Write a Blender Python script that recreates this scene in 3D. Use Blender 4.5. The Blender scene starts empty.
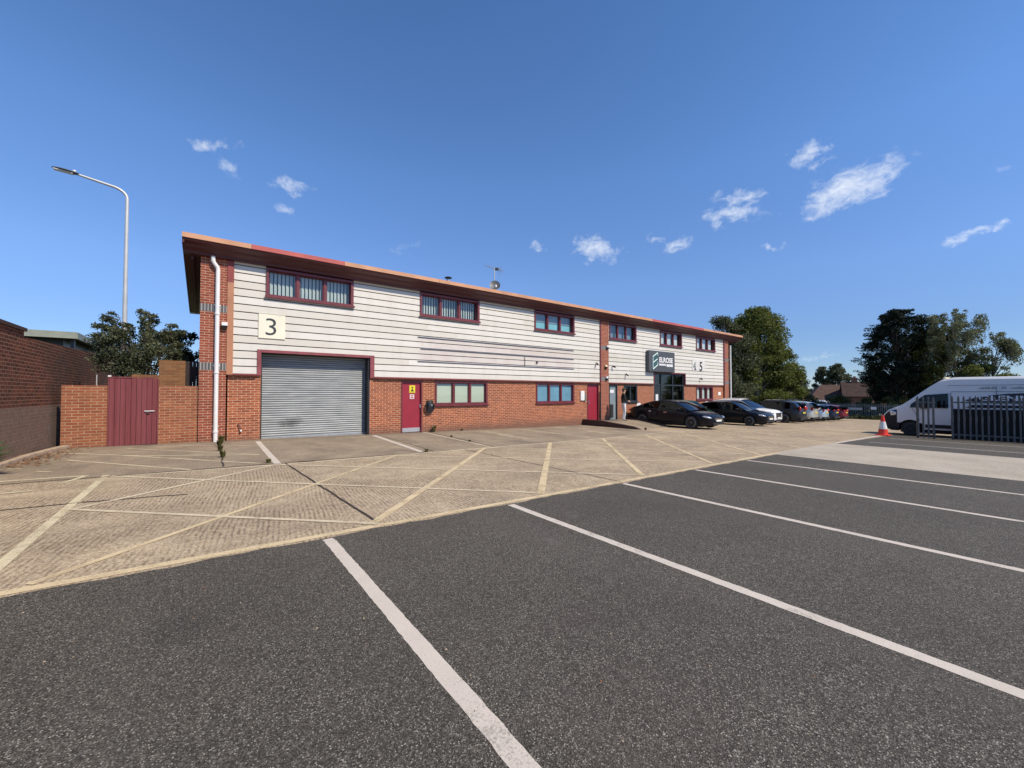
import bpy, bmesh, math, random
import numpy as np
from mathutils import Vector, Matrix
random.seed(7); rng = np.random.default_rng(7)
R = math.radians
scene = bpy.context.scene
COL = scene.collection

# ---------------------------------------------------------------- helpers
def ground_z(x):
    if x < 16: return -.016 * (x - 3.3)
    if x < 45: return -.2032 - .028 * (x - 16)
    if x < 65: return -1.0152 - .034 * (x - 45)
    return -1.695
BREAKS = [16, 45, 65]

def tag(o, label=None, cat=None, group=None, kind=None):
    if label: o['label'] = label
    if cat: o['category'] = cat
    if group: o['group'] = group
    if kind: o['kind'] = kind
    return o

def thing(name, label, cat, loc=(0, 0, 0), rz=0, group=None):
    o = bpy.data.objects.new(name, None); COL.objects.link(o)
    o.location = loc; o.rotation_euler = (0, 0, rz); o.empty_display_size = .3
    return tag(o, label, cat, group)

class MB:
    def __init__(s): s.v = []; s.f = []; s.m = []; s.mats = []
    def mi(s, mat):
        if mat not in s.mats: s.mats.append(mat)
        return s.mats.index(mat)
    def face(s, pts, mat):
        b = len(s.v); s.v += [tuple(p) for p in pts]; s.f.append(tuple(range(b, b + len(pts)))); s.m.append(s.mi(mat))
    def add(s, verts, faces, mat):
        b = len(s.v); s.v += [tuple(p) for p in verts]; k = s.mi(mat)
        for f in faces: s.f.append(tuple(b + i for i in f)); s.m.append(k)
    def used(s):                                  # drop vertices no face uses
        ids = sorted({i for f in s.f for i in f}); mp = {o: n for n, o in enumerate(ids)}
        s.v = [s.v[i] for i in ids]; s.f = [tuple(mp[i] for i in f) for f in s.f]
    def box(s, x0, x1, y0, y1, z0, z1, mat, M=None):
        vs = [(x, y, z) for z in (z0, z1) for y in (y0, y1) for x in (x0, x1)]
        if M is not None: vs = [tuple(M @ Vector(v)) for v in vs]
        s.add(vs, [(0, 2, 3, 1), (4, 5, 7, 6), (0, 1, 5, 4), (1, 3, 7, 5), (3, 2, 6, 7), (2, 0, 4, 6)], mat)
    def prism_x(s, prof, x0, x1, mat):            # prof: list of (y,z) extruded along x
        n = len(prof); vs = [(x0, y, z) for y, z in prof] + [(x1, y, z) for y, z in prof]
        fs = [(i, (i + 1) % n, n + (i + 1) % n, n + i) for i in range(n)] + [tuple(range(n))[::-1], tuple(range(n, 2 * n))]
        s.add(vs, fs, mat)
    def prism(s, poly, d, mat):                   # poly: list of Vector, extruded by vector d
        n = len(poly); d = Vector(d); vs = [Vector(p) for p in poly]; vs += [p + d for p in vs]
        fs = [(i, (i + 1) % n, n + (i + 1) % n, n + i) for i in range(n)] + [tuple(range(n))[::-1], tuple(range(n, 2 * n))]
        s.add(vs, fs, mat)
    def tube(s, path, r, mat, seg=10, cap=True):
        path = [Vector(p) for p in path]; n = len(path)
        rr = r if isinstance(r, (list, tuple)) else [r] * n
        up = None; rings = []
        for i, p in enumerate(path):
            t = (path[min(i + 1, n - 1)] - path[max(i - 1, 0)]).normalized()
            if up is None: up = t.orthogonal().normalized()
            up = (up - t * up.dot(t)).normalized(); w = t.cross(up)
            rings.append([p + (up * math.cos(a) + w * math.sin(a)) * rr[i] for a in [2 * math.pi * k / seg for k in range(seg)]])
        vs = [v for rg in rings for v in rg]; fs = []
        for i in range(n - 1):
            for k in range(seg):
                a = i * seg + k; b = i * seg + (k + 1) % seg; fs.append((a, b, b + seg, a + seg))
        if cap: fs += [tuple(range(seg))[::-1], tuple(range((n - 1) * seg, n * seg))]
        s.add(vs, fs, mat)
    def lathe(s, prof, mat, M=None, seg=24):      # prof (r,h) about local z
        vs = []; fs = []
        for r, h in prof:
            for k in range(seg):
                a = 2 * math.pi * k / seg; vs.append(Vector((r * math.cos(a), r * math.sin(a), h)))
        if M is not None: vs = [M @ v for v in vs]
        for i in range(len(prof) - 1):
            for k in range(seg):
                a = i * seg + k; b = i * seg + (k + 1) % seg; fs.append((a, b, b + seg, a + seg))
        fs += [tuple(range(seg))[::-1], tuple(range((len(prof) - 1) * seg, len(prof) * seg))]
        s.add(vs, fs, mat)
    def blob(s, c, rad, mat, M=None, nu=12, nv=8):
        vs = []; fs = []
        for j in range(nv + 1):
            ph = math.pi * j / nv
            for i in range(nu):
                th = 2 * math.pi * i / nu
                vs.append(Vector((rad[0] * math.sin(ph) * math.cos(th), rad[1] * math.sin(ph) * math.sin(th), rad[2] * math.cos(ph))))
        if M is not None: vs = [M @ v for v in vs]
        vs = [v + Vector(c) for v in vs]
        for j in range(nv):
            for i in range(nu):
                a = j * nu + i; b = j * nu + (i + 1) % nu; fs.append((a, a + nu, b + nu, b))
        s.add(vs, fs, mat)
    def build(s, name, parent=None, smooth=False, angle=35, merge=False, bevel=0, loc=None):
        s.used(); me = bpy.data.meshes.new(name); me.from_pydata(s.v, [], s.f)
        for m in s.mats: me.materials.append(m)
        me.polygons.foreach_set('material_index', s.m); me.update()
        if smooth or merge:
            bm = bmesh.new(); bm.from_mesh(me)
            if merge: bmesh.ops.remove_doubles(bm, verts=bm.verts, dist=.0004)
            bmesh.ops.recalc_face_normals(bm, faces=bm.faces)
            if smooth:
                for f in bm.faces: f.smooth = True
                for e in bm.edges:
                    if len(e.link_faces) == 2 and e.calc_face_angle(0) > R(angle): e.smooth = False
            bm.to_mesh(me); bm.free()
        o = bpy.data.objects.new(name, me); COL.objects.link(o)
        if parent: o.parent = parent
        if loc: o.location = loc
        if bevel:
            b = o.modifiers.new('bevel', 'BEVEL'); b.width = bevel; b.segments = 1; b.limit_method = 'ANGLE'
        return o

def copy_tree(o, parent=None):
    c = o.copy(); COL.objects.link(c); c.parent = parent
    for ch in [x for x in bpy.data.objects if x.parent == o]: copy_tree(ch, c)
    return c

# ---------------------------------------------------------------- materials
class NT:
    def __init__(s, name):
        s.mat = bpy.data.materials.new(name); s.mat.use_nodes = True; s.t = s.mat.node_tree; s.t.nodes.clear()
    def n(s, typ, **kw):
        nd = s.t.nodes.new('ShaderNode' + typ)
        for k, v in kw.items():
            if k.startswith('_'): setattr(nd, k[1:], v)
            else:
                key = k.replace('__', ' ')
                sock = nd.inputs[int(key[1:])] if key[0] == 'i' and key[1:].isdigit() else nd.inputs[key]
                if isinstance(v, bpy.types.NodeSocket): s.t.links.new(v, sock)
                else: sock.default_value = v
        return nd
    def pos(s): return s.n('NewGeometry').outputs['Position']
    def mapped(s, vec, sc=(1, 1, 1), rot=(0, 0, 0), loc=(0, 0, 0)):
        return s.n('Mapping', Vector=vec, Scale=sc, Rotation=rot, Location=loc).outputs[0]
    def noise(s, vec, scale, detail=4, rough=.55, dist=0):
        return s.n('TexNoise', Vector=vec, Scale=scale, Detail=detail, Roughness=rough, Distortion=dist).outputs['Fac']
    def ramp(s, fac, stops):
        nd = s.n('ValToRGB', Fac=fac); cr = nd.color_ramp
        while len(cr.elements) < len(stops): cr.elements.new(.5)
        for e, (p, c) in zip(cr.elements, stops):
            e.position = p; e.color = c if len(c) == 4 else (*c, 1)
        return nd.outputs['Color']
    def rng(s, v, a, b, c=0, d=1):
        nd = s.n('MapRange'); s.t.links.new(v, nd.inputs[0])
        for i, q in enumerate((a, b, c, d)): nd.inputs[i + 1].default_value = q
        return nd.outputs[0]
    def math(s, op, a, b=0.0):
        nd = s.t.nodes.new('ShaderNodeMath'); nd.operation = op
        for i, q in enumerate((a, b)):
            if isinstance(q, bpy.types.NodeSocket): s.t.links.new(q, nd.inputs[i])
            else: nd.inputs[i].default_value = q
        return nd.outputs[0]
    def mix(s, f, a, b, mode='MIX'):
        nd = s.t.nodes.new('ShaderNodeMix'); nd.data_type = 'RGBA'; nd.blend_type = mode
        for i, q in ((0, f), (6, a), (7, b)):
            if isinstance(q, bpy.types.NodeSocket): s.t.links.new(q, nd.inputs[i])
            else: nd.inputs[i].default_value = (*q, 1) if isinstance(q, tuple) and len(q) == 3 else q
        return nd.outputs[2]
    def sep(s, v): return s.n('SeparateXYZ', Vector=v).outputs
    def bump(s, h, strength=.3, dist=.01): return s.n('Bump', Height=h, Strength=strength, Distance=dist).outputs[0]
    def out(s, col, rough=.6, metal=0, normal=None, spec=.5, coat=0, alpha=None, emit=None):
        p = s.n('BsdfPrincipled'); t = s.t
        def put(k, v):
            if isinstance(v, bpy.types.NodeSocket): t.links.new(v, p.inputs[k])
            else: p.inputs[k].default_value = (*v, 1) if isinstance(v, tuple) and len(v) == 3 else v
        put('Base Color', col); put('Roughness', rough); put('Metallic', metal); put('Specular IOR Level', spec); put('Coat Weight', coat)
        if normal is not None: put('Normal', normal)
        if alpha is not None: put('Alpha', alpha)
        o = s.n('OutputMaterial'); t.links.new(p.outputs[0], o.inputs[0]); s.p = p
        return s.mat

def plain(name, c, rough=.6, metal=0, var=.12, scale=3, spec=.5, coat=0, bump=0):
    m = NT(name); v = m.pos(); f = m.noise(v, scale, 5)
    dark = tuple(x * (1 - var) for x in c); light = tuple(min(1, x * (1 + var)) for x in c)
    col = m.ramp(f, [(.3, dark), (.7, light)])
    nrm = m.bump(m.noise(v, 60, 3), bump, .005) if bump else None
    return m.out(col, rough, metal, nrm, spec, coat)

def brick(name, c1, c2, mortar, dirt=(.12, .1, .09), split=None, lowcol=None, dirtz=.35, stain=.3):
    m = NT(name); P = m.pos(); x, y, z = m.sep(P)
    u = m.math('ADD', x, y)
    vec = m.n('CombineXYZ', X=u, Y=z, Z=0.0).outputs[0]
    b = m.n('TexBrick', Vector=vec, Color1=(*c1, 1), Color2=(*c2, 1), Mortar=(*mortar, 1), Scale=1.0)
    b.inputs['Mortar Size'].default_value = .0075; b.inputs['Mortar Smooth'].default_value = .1; b.inputs['Bias'].default_value = -.1
    b.inputs['Brick Width'].default_value = .225; b.inputs['Row Height'].default_value = .075
    col = b.outputs['Color']
    nz = m.noise(m.mapped(vec, (4.44, 13.3, 1)), 1.0, 1)
    col = m.mix(m.rng(nz, .35, .7, 0, .4), col, tuple(q * .5 for q in c1), 'MIX')
    col = m.mix(m.rng(m.noise(vec, .7, 4), .45, .75, 0, stain), col, dirt)
    low = m.math('ADD', z, m.math('MULTIPLY', m.noise(vec, 2.2, 3), .3))
    col = m.mix(m.rng(low, dirtz + .08, dirtz - .22, 0, .72), col, tuple(q * .8 for q in dirt))
    if split is not None:
        col = m.mix(m.rng(m.math('ADD', z, m.math('MULTIPLY', m.noise(vec, 9, 2), .05)), split + .01, split - .01, 0, .66), col, m.mix(m.noise(vec, 7, 4), tuple(q * .45 for q in lowcol), tuple(q * 1.5 for q in lowcol)))
    h = m.math('ADD', m.math('MULTIPLY', b.outputs['Fac'], -1.0), m.math('MULTIPLY', m.noise(vec, 55, 3), .35))
    return m.out(col, .88, 0, m.bump(h, .6, .008), .25)

M = {}
M['brick'] = brick('red brick', (.42, .125, .056), (.23, .058, .030), (.68, .46, .30), dirt=(.2, .12, .085), stain=.25)
M['brick_pier'] = brick('deep red brick', (.34, .085, .048), (.22, .05, .03), (.60, .42, .29), dirt=(.2, .12, .085), stain=.15)
M['brick_garden'] = brick('orange garden wall brick', (.36, .125, .062), (.24, .07, .038), (.48, .33, .20), dirt=(.17, .11, .07), dirtz=.25)
M['brick_back'] = brick('tan yard wall brick', (.30, .13, .05), (.22, .085, .035), (.26, .18, .10), dirt=(.14, .1, .05))
M['brick_old'] = brick('old dark boundary brick', (.17, .052, .030), (.06, .022, .015), (.30, .19, .125), dirt=(.06, .045, .035), split=1.22, lowcol=(.24, .18, .14), stain=.5)
def soldier():
    m = NT('blue grey soldier bricks'); x, y, z = m.sep(m.pos()); u = m.math('ADD', x, y)
    vec = m.n('CombineXYZ', X=z, Y=u, Z=0.0).outputs[0]
    b = m.n('TexBrick', Vector=vec, Color1=(.07, .075, .085, 1), Color2=(.11, .11, .115, 1), Mortar=(.5, .45, .38, 1), Scale=1.0)
    b.offset = 0; b.inputs['Mortar Size'].default_value = .008; b.inputs['Brick Width'].default_value = 50; b.inputs['Row Height'].default_value = .075
    return m.out(b.outputs['Color'], .7, 0, m.bump(b.outputs['Fac'], -.5, .006))
M['soldier'] = soldier()
M['burgundy'] = plain('burgundy powder coat', (.15, .028, .035), .42, var=.2, scale=2)
M['burgundy_pink'] = plain('faded burgundy frame', (.24, .06, .065), .5, var=.2, scale=4)
M['eave'] = plain('dark burgundy eave metal', (.075, .018, .021), .45, var=.15, scale=1)
M['cap_tan'] = plain('sun bleached tan capping', (.56, .29, .16), .6, var=.15, scale=1.5)
M['cap_red'] = plain('faded red capping', (.46, .10, .085), .6, var=.15, scale=1.5)
M['flash_tan'] = plain('bleached orange corner flashing', (.42, .19, .10), .6, var=.12)
M['flash_shade'] = plain('red eave shaded corner flashing', (.26, .05, .04), .6, var=.15)
def cladding():
    m = NT('off white ribbed cladding'); P = m.pos(); x, y, z = m.sep(P)
    row = m.math('FLOOR', m.math('DIVIDE', m.math('ADD', z, -2.1), .24))
    pan = m.math('FLOOR', m.math('DIVIDE', m.math('ADD', x, m.math('MULTIPLY', row, 1.37)), 9.0))
    w = m.n('TexWhiteNoise', Vector=m.n('CombineXYZ', X=row, Y=pan, Z=0.0).outputs[0]).outputs['Value']
    col = m.ramp(w, [(0, (.61, .58, .50)), (.45, (.66, .635, .565)), (1, (.72, .695, .63))])
    st = m.noise(m.mapped(P, (1.2, 1, .25)), 2.5, 5)
    col = m.mix(m.rng(st, .5, .8, 0, .35), col, (.50, .46, .37))
    streak = m.noise(m.mapped(P, (6, 1, .35)), 2.0, 4)
    col = m.mix(m.rng(streak, .6, .85, 0, .3), col, (.40, .38, .33))
    # pale pinkish rub marks where an old sign stood between x 6.6 and 15.3
    inx = m.math('MULTIPLY', m.rng(x, 6.5, 6.8), m.rng(x, 15.5, 15.2)); inz = m.math('MULTIPLY', m.rng(z, 2.65, 2.8), m.rng(z, 3.85, 3.65))
    gh = m.math('MULTIPLY', m.math('MULTIPLY', inx, inz), m.rng(m.noise(P, 1.6, 4), .35, .6, .15, .6))
    col = m.mix(gh, col, (.55, .46, .43))
    return m.out(col, .55, 0, m.bump(m.noise(m.mapped(P, (.6, 1, 2)), 2.0, 2), .12, .02), .35)
M['clad'] = cladding()
M['dark_gap'] = plain('dark gap backing', (.035, .03, .03), .9)
def shutter():
    m = NT('galvanised roller shutter'); P = m.pos(); x, y, z = m.sep(P)
    n1 = m.noise(m.mapped(P, (.5, 1, 3.0)), 3.0, 4)
    col = m.ramp(n1, [(.3, (.20, .215, .22)), (.7, (.31, .33, .335))])
    # oily smudge low on the curtain
    d = m.n('VectorMath', _operation='DISTANCE', i0=m.mapped(m.n('CombineXYZ', X=x, Y=z, Z=0.0).outputs[0], (1, 2.0, 1)), i1=(2.25, 1.0, 0)).outputs['Value']
    d = m.math('ADD', d, m.math('MULTIPLY', m.noise(P, 5, 4), .45))
    col = m.mix(m.rng(d, .62, .35, 0, .75), col, (.05, .05, .05))
    return m.out(col, .5, .3, None, .4)
M['shutter'] = shutter()
M['red_door'] = plain('crimson painted steel', (.30, .022, .04), .38, var=.08)
M['pewter'] = plain('pale grey kick plate', (.55, .55, .55), .4, .6)
M['white_plastic'] = plain('white plastic', (.78, .77, .74), .4, var=.05)
M['cream_plate'] = plain('cream sign plate', (.80, .77, .60), .5, var=.05)
M['black'] = plain('black plastic', (.02, .02, .022), .4)
M['black_matt'] = plain('black matt', (.018, .018, .02), .8)
M['dark_text'] = plain('dark lettering', (.03, .035, .04), .5)
M['yellow'] = plain('warning yellow', (.75, .62, .03), .5, var=.05)
M['pink_paper'] = plain('faded pink notice', (.8, .5, .52), .6, var=.1, scale=20)
M['grey_door'] = plain('grey blue door', (.22, .27, .29), .45)
M['sign_grey'] = plain('dark slate sign panel', (.075, .08, .088), .5, var=.08)
M['sign_green'] = plain('deep teal emblem field', (.04, .10, .10), .5)
M['mint'] = plain('pale mint emblem', (.62, .80, .76), .5, var=.03)
M['white'] = plain('white lettering', (.85, .85, .84), .5, var=.02)
M['steel'] = plain('galvanised steel', (.50, .51, .52), .42, .7, var=.12, scale=5)
M['pole'] = plain('pale galvanised column', (.55, .55, .53), .5, .3, var=.08)
M['brown_dark'] = plain('dark brown engineering kerb', (.055, .03, .024), .7, var=.3, scale=8)
M['palisade'] = plain('dull galvanised palisade', (.105, .11, .112), .5, .35, var=.2, scale=4)
M['palisade_far'] = plain('weathered green grey palisade', (.17, .20, .19), .7, .1, var=.25, scale=3)
M['roof_sheet'] = plain('grey roof sheet', (.2, .2, .2), .6)
M['canopy_edge'] = plain('sage green canopy fascia', (.27, .29, .23), .6)
M['dark_timber'] = plain('dark stained timber', (.03, .018, .014), .8, var=.3, scale=10)
M['frame_dark'] = plain('dark grey aluminium', (.035, .042, .047), .4, .2)
M['room'] = plain('dim room wall', (.12, .12, .11), .9)
def glass(name, tint, base=.10, rough=.0, k=.9):
    m = NT(name); fr = m.n('LayerWeight', Blend=.5).outputs['Facing']; f = m.math('ADD', m.math('MULTIPLY', m.math('POWER', fr, 3.5), k), base)
    tr = m.n('BsdfTransparent', Color=(*tint, 1)); gl = m.n('BsdfGlossy', Color=(.9, .95, 1, 1), Roughness=rough,
        Normal=m.bump(m.noise(m.pos(), .9, 2), .05, .02))
    mx = m.n('MixShader', Fac=f); m.t.links.new(tr.outputs[0], mx.inputs[1]); m.t.links.new(gl.outputs[0], mx.inputs[2])
    o = m.n('OutputMaterial'); m.t.links.new(mx.outputs[0], o.inputs[0]); return m.mat
M['glass'] = glass('window glass', (.80, .86, .84), .07)
M['glass_dark'] = glass('smoked glass', (.12, .15, .15), .04)
M['car_glass'] = glass('car glass', (.035, .042, .045), .03, k=.6)
M['blind'] = plain('pale grey green vertical blind', (.62, .66, .62), .8, var=.06)
M['blind_white'] = plain('white blind', (.78, .78, .76), .8, var=.04)
M['frost'] = plain('frosted cream window film', (.66, .68, .56), .7, var=.04, scale=1)
M['film_blue'] = plain('pale blue window film', (.25, .46, .62), .5, var=.15, scale=1)
M['film_cyan'] = plain('cyan window film', (.28, .62, .68), .5, var=.08, scale=1)
M['film_reflection'] = plain('grey blue film and reflection', (.25, .33, .40), .5, var=.15, scale=1)
M['curtain'] = plain('dark teal curtain', (.035, .07, .08), .8, var=.4, scale=3)
def gate():
    m = NT('faded plum gate boards'); P = m.pos(); x, y, z = m.sep(P)
    w = m.n('TexWhiteNoise', Vector=m.n('CombineXYZ', X=m.math('FLOOR', m.math('DIVIDE', x, .1)), Y=0.0, Z=0.0).outputs[0]).outputs['Value']
    g = m.noise(m.mapped(P, (25, 25, 1.2)), 1.5, 5)
    col = m.mix(g, (.105, .018, .024), (.24, .066, .070)); col = m.mix(m.math('MULTIPLY', w, .4), col, (.27, .085, .09))
    return m.out(col, .75, 0, m.bump(g, .3, .006), .3)
M['gate'] = gate()

def tarmac():
    m = NT('worn dark tarmac'); P = m.pos()
    v = m.n('TexVoronoi', Vector=P, Scale=185.0); v2 = m.n('TexVoronoi', Vector=P, Scale=75.0)
    chips = m.n('TexWhiteNoise', Vector=v.outputs['Position']).outputs['Value']
    chips2 = m.n('TexWhiteNoise', Vector=v2.outputs['Position']).outputs['Value']
    col = m.ramp(chips, [(0, (.020, .017, .013)), (.4, (.060, .052, .041)), (.78, (.122, .108, .087)), (.94, (.23, .21, .17)), (1, (.50, .47, .40))])
    col = m.mix(m.rng(chips2, .90, 1.0, 0, .55), col, (.19, .17, .15))
    big = m.noise(P, .45, 5, .6)
    col = m.mix(m.rng(big, .35, .7, 0, .5), col, (.050, .044, .035))
    pur = m.noise(m.mapped(P, loc=(9, 3, 0)), .8, 4); col = m.mix(m.rng(pur, .55, .75, 0, .3), col, (.085, .062, .055))
    pale = m.noise(m.mapped(P, loc=(-4, 13, 0)), 1.9, 6, .7); col = m.mix(m.rng(pale, .60, .78, 0, .5), col, (.19, .175, .15))
    oil = m.noise(m.mapped(P, loc=(22, 5, 0)), .75, 5, .65); col = m.mix(m.rng(oil, .62, .74, 0, .35), col, (.028, .025, .021))
    trk = m.noise(m.mapped(P, (1.2, .12, 1), loc=(2, 0, 0)), 1.0, 3); col = m.mix(m.rng(trk, .5, .7, 0, .25), col, (.12, .108, .09))
    h = m.math('ADD', v.outputs['Distance'], m.math('MULTIPLY', m.noise(P, 160, 2), .5))
    return m.out(col, .82, 0, m.bump(h, .55, .006), .35)
M['tarmac'] = tarmac()
def concrete(name, ribbed):
    m = NT(name); P = m.pos(); x, y, z = m.sep(P)
    n1 = m.noise(P, 1.3, 6, .65); n2 = m.noise(P, 38, 4, .6); n0 = m.noise(m.mapped(P, loc=(5, 2, 0)), .28, 5, .6)
    if ribbed: base = m.ramp(n1, [(.25, (.31, .225, .135)), (.5, (.51, .395, .245)), (.75, (.68, .55, .36))])
    else: base = m.ramp(n1, [(.3, (.19, .145, .09)), (.55, (.30, .235, .155)), (.75, (.44, .355, .24))])
    col = m.mix(m.rng(n0, .5, .72, 0, .6), base, (.20, .155, .125))
    pk = m.noise(m.mapped(P, loc=(31, 7, 0)), .5, 4); col = m.mix(m.rng(pk, .5, .7, 0, .3), col, (.36, .25, .18))
    v = m.n('TexVoronoi', Vector=P, Scale=70.0)
    ch = m.n('TexWhiteNoise', Vector=v.outputs['Position']).outputs['Value']
    col = m.mix(.34, col, m.mix(ch, (.09, .07, .055), (.58, .49, .39)))
    h = n2
    if ribbed:
        slab = m.n('TexWhiteNoise', Vector=m.n('CombineXYZ', X=m.math('FLOOR', m.math('DIVIDE', m.math('ADD', x, -1.45), 4.1)), Y=m.math('FLOOR', m.math('DIVIDE', m.math('ADD', y, -7.6), 4.9)), Z=0.0).outputs[0]).outputs['Value']
        u = m.math('ADD', x, m.math('MULTIPLY', m.math('MULTIPLY', m.math('ADD', slab, -.5), y), .30))
        u = m.math('ADD', u, m.math('MULTIPLY', m.noise(P, .9, 2), .10))
        u = m.math('ADD', u, m.math('MULTIPLY', m.noise(m.mapped(P, (1, .8, 1)), 22, 3, .7), .045))
        wv = m.math('SINE', m.math('MULTIPLY', u, 2 * math.pi / .052))
        brk = m.rng(m.noise(m.mapped(P, (1, .22, 1)), 30, 3, .6), .40, .60, 0, 1)
        patch = m.rng(m.noise(m.mapped(P, loc=(3, 9, 0)), .7, 3), .36, .54, .12, 1)
        rib = m.math('MULTIPLY', m.math('MULTIPLY', m.rng(wv, -.9, .3, 1, 0), patch), m.math('ADD', m.math('MULTIPLY', brk, .8), .2))
        col = m.mix(m.math('MULTIPLY', rib, .85), col, (.105, .078, .06))
        grit = m.noise(P, 55, 4, .75); col = m.mix(m.rng(grit, .52, .64, 0, .62), col, (.12, .09, .062)); col = m.mix(m.rng(grit, .47, .36, 0, .6), col, (.76, .64, .46))
        ds = m.noise(m.mapped(P, (.5, 1, 1), (0, 0, .4), (8, 1, 0)), .9, 5, .6); col = m.mix(m.rng(ds, .54, .70, 0, .5), col, (.21, .165, .12))
        v3 = m.n('TexVoronoi', Vector=P, Scale=24.0); c3 = m.n('TexWhiteNoise', Vector=v3.outputs['Position']).outputs['Value']; col = m.mix(m.rng(c3, .0, .22, .28, 0), col, (.13, .095, .07)); col = m.mix(m.rng(c3, .8, 1.0, 0, .28), col, (.66, .55, .41))
        h = m.math('ADD', m.math('MULTIPLY', rib, -1.0), m.math('MULTIPLY', n2, .8))
    if not ribbed:
        st = m.noise(m.mapped(P, (1, .5, 1)), 1.1, 5); col = m.mix(m.rng(st, .5, .7, 0, .5), col, (.13, .11, .09))
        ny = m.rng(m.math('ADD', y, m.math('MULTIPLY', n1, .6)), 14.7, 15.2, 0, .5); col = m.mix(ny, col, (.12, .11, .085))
    return m.out(col, .9, 0, m.bump(h, .5, .008), .2)
M['yard'] = concrete('ribbed concrete yard', True)
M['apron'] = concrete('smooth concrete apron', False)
def pale():
    m = NT('pale new concrete patch'); P = m.pos(); n = m.noise(P, 1.0, 5); v = m.n('TexVoronoi', Vector=P, Scale=60.0)
    ch = m.n('TexWhiteNoise', Vector=v.outputs['Position']).outputs['Value']
    col = m.ramp(n, [(.3, (.36, .31, .235)), (.7, (.50, .44, .35))]); col = m.mix(.3, col, m.mix(ch, (.15, .13, .11), (.65, .6, .52)))
    return m.out(col, .9, 0, m.bump(m.noise(P, 40, 3), .3, .006), .2)
M['pale'] = pale()
M['plate_dull'] = plain('dull white plate', (.66, .65, .60), .6, var=.06)
def paint(name, c, wear, edge=.5):
    m = NT(name); P = m.pos()
    w = m.math('ADD', m.math('MULTIPLY', m.noise(P, 2.5, 5, .7), .6), m.math('MULTIPLY', m.noise(P, 70, 3, .6), .4))
    a = m.math('MULTIPLY', m.rng(w, wear - .12, wear + .10), .88)
    col = m.mix(m.noise(P, 3, 5), tuple(q * .78 for q in c), c)
    col = m.mix(m.rng(m.noise(P, 90, 2), .55, .75, 0, .4), col, tuple(q * .45 for q in c))
    return m.out(col, .75, 0, m.bump(m.noise(P, 120, 2), .3, .004), .3, alpha=a)
M['paint_white'] = paint('white bay paint', (.76, .68, .58), .36)
M['paint_white_old'] = paint('faded cream paint', (.84, .74, .50), .42)
M['paint_yellow'] = paint('worn yellow paint', (.84, .68, .42), .42)
M['paint_thin'] = paint('worn pale yellow paint', (.84, .73, .52), .42)
M['joint'] = plain('dark slab joint', (.045, .035, .028), .95, var=.4, scale=12)
M['grass'] = plain('rough grass', (.10, .10, .035), .95, var=.5, scale=.8)
M['stone_kerb'] = plain('sandy kerb concrete', (.42, .32, .22), .9, var=.25, scale=5)
M['dry_leaf'] = plain('dry leaves', (.22, .10, .04), .8, var=.5, scale=30)
def foliage(name, c1, c2, scale=2.0, trans=.25):
    m = NT(name); P = m.pos()
    w = m.n('TexWhiteNoise', Vector=m.n('VectorMath', _operation='FLOOR', i0=m.mapped(P, (4, 4, 4))).outputs[0]).outputs['Value']
    f = m.math('ADD', m.math('MULTIPLY', m.noise(P, scale, 3), .7), m.math('MULTIPLY', w, .35))
    col = m.ramp(f, [(.3, c1), (.75, c2)])
    d = m.n('BsdfPrincipled'); m.t.links.new(col, d.inputs['Base Color']); d.inputs['Roughness'].default_value = .55; d.inputs['Specular IOR Level'].default_value = .08 if 'evergreen' in name else .2
    t = m.n('BsdfTranslucent'); m.t.links.new(col, t.inputs[0])
    mx = m.n('MixShader', Fac=trans); m.t.links.new(d.outputs[0], mx.inputs[1]); m.t.links.new(t.outputs[0], mx.inputs[2])
    o = m.n('OutputMaterial'); m.t.links.new(mx.outputs[0], o.inputs[0]); return m.mat
M['leaf_green'] = foliage('mid green leaves', (.075, .095, .022), (.19, .215, .055), .7, .4)
M['leaf_dark'] = foliage('dark evergreen sprays', (.012, .02, .014), (.03, .042, .022), .8, .08)
M['leaf_birch'] = foliage('grey green birch leaves', (.095, .115, .055), (.24, .26, .15), .8, .45)
M['leaf_olive'] = foliage('dull olive shrub leaves', (.06, .072, .034), (.17, .185, .10), 2.5, .4)
M['leaf_weed'] = foliage('weed leaves', (.06, .06, .018), (.17, .17, .06), 6)
M['leaf_bright'] = foliage('bright strap leaves', (.03, .10, .03), (.12, .26, .08), 6)
M['leaf_hedge'] = foliage('hedge leaves', (.05, .06, .02), (.13, .14, .05), 1.2)
M['bark'] = plain('grey brown bark', (.11, .09, .07), .9, var=.35, scale=6, bump=.4)
M['bark_pale'] = plain('pale bark', (.26, .24, .21), .9, var=.3, scale=4, bump=.3)
def tiles(name, c):
    m = NT(name); P = m.pos(); x, y, z = m.sep(P)
    s = m.math('SINE', m.math('MULTIPLY', z, 2 * math.pi / .22)); n = m.noise(P, 1.2, 5)
    col = m.mix(m.rng(n, .3, .7, 0, .7), c, tuple(q * .5 for q in c)); col = m.mix(m.rng(s, .2, 1, 0, .35), col, tuple(q * .35 for q in c))
    return m.out(col, .85, 0, m.bump(s, .5, .03), .2)
M['tile_brown'] = tiles('brown roof tiles', (.135, .085, .065))
M['tile_dark'] = tiles('dark brown roof tiles', (.085, .055, .045))
M['render_cream'] = plain('cream render', (.45, .40, .32), .9)
M['house_brick'] = plain('distant red brick', (.26, .11, .07), .9, var=.25, scale=2)
def car_paint(name, c, metal=.0, rough=.35):
    m = NT(name); n = m.noise(m.pos(), 400, 1)
    return m.out(m.mix(m.math('MULTIPLY', n, .1), c, tuple(min(1, q * 1.3 + .003) for q in c)), rough, metal, None, .15 if max(c) < .04 else .3, .3)
M['p_black'] = car_paint('blue black car paint', (.004, .005, .010))
M['p_black2'] = car_paint('black car paint', (.006, .007, .009))
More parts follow.
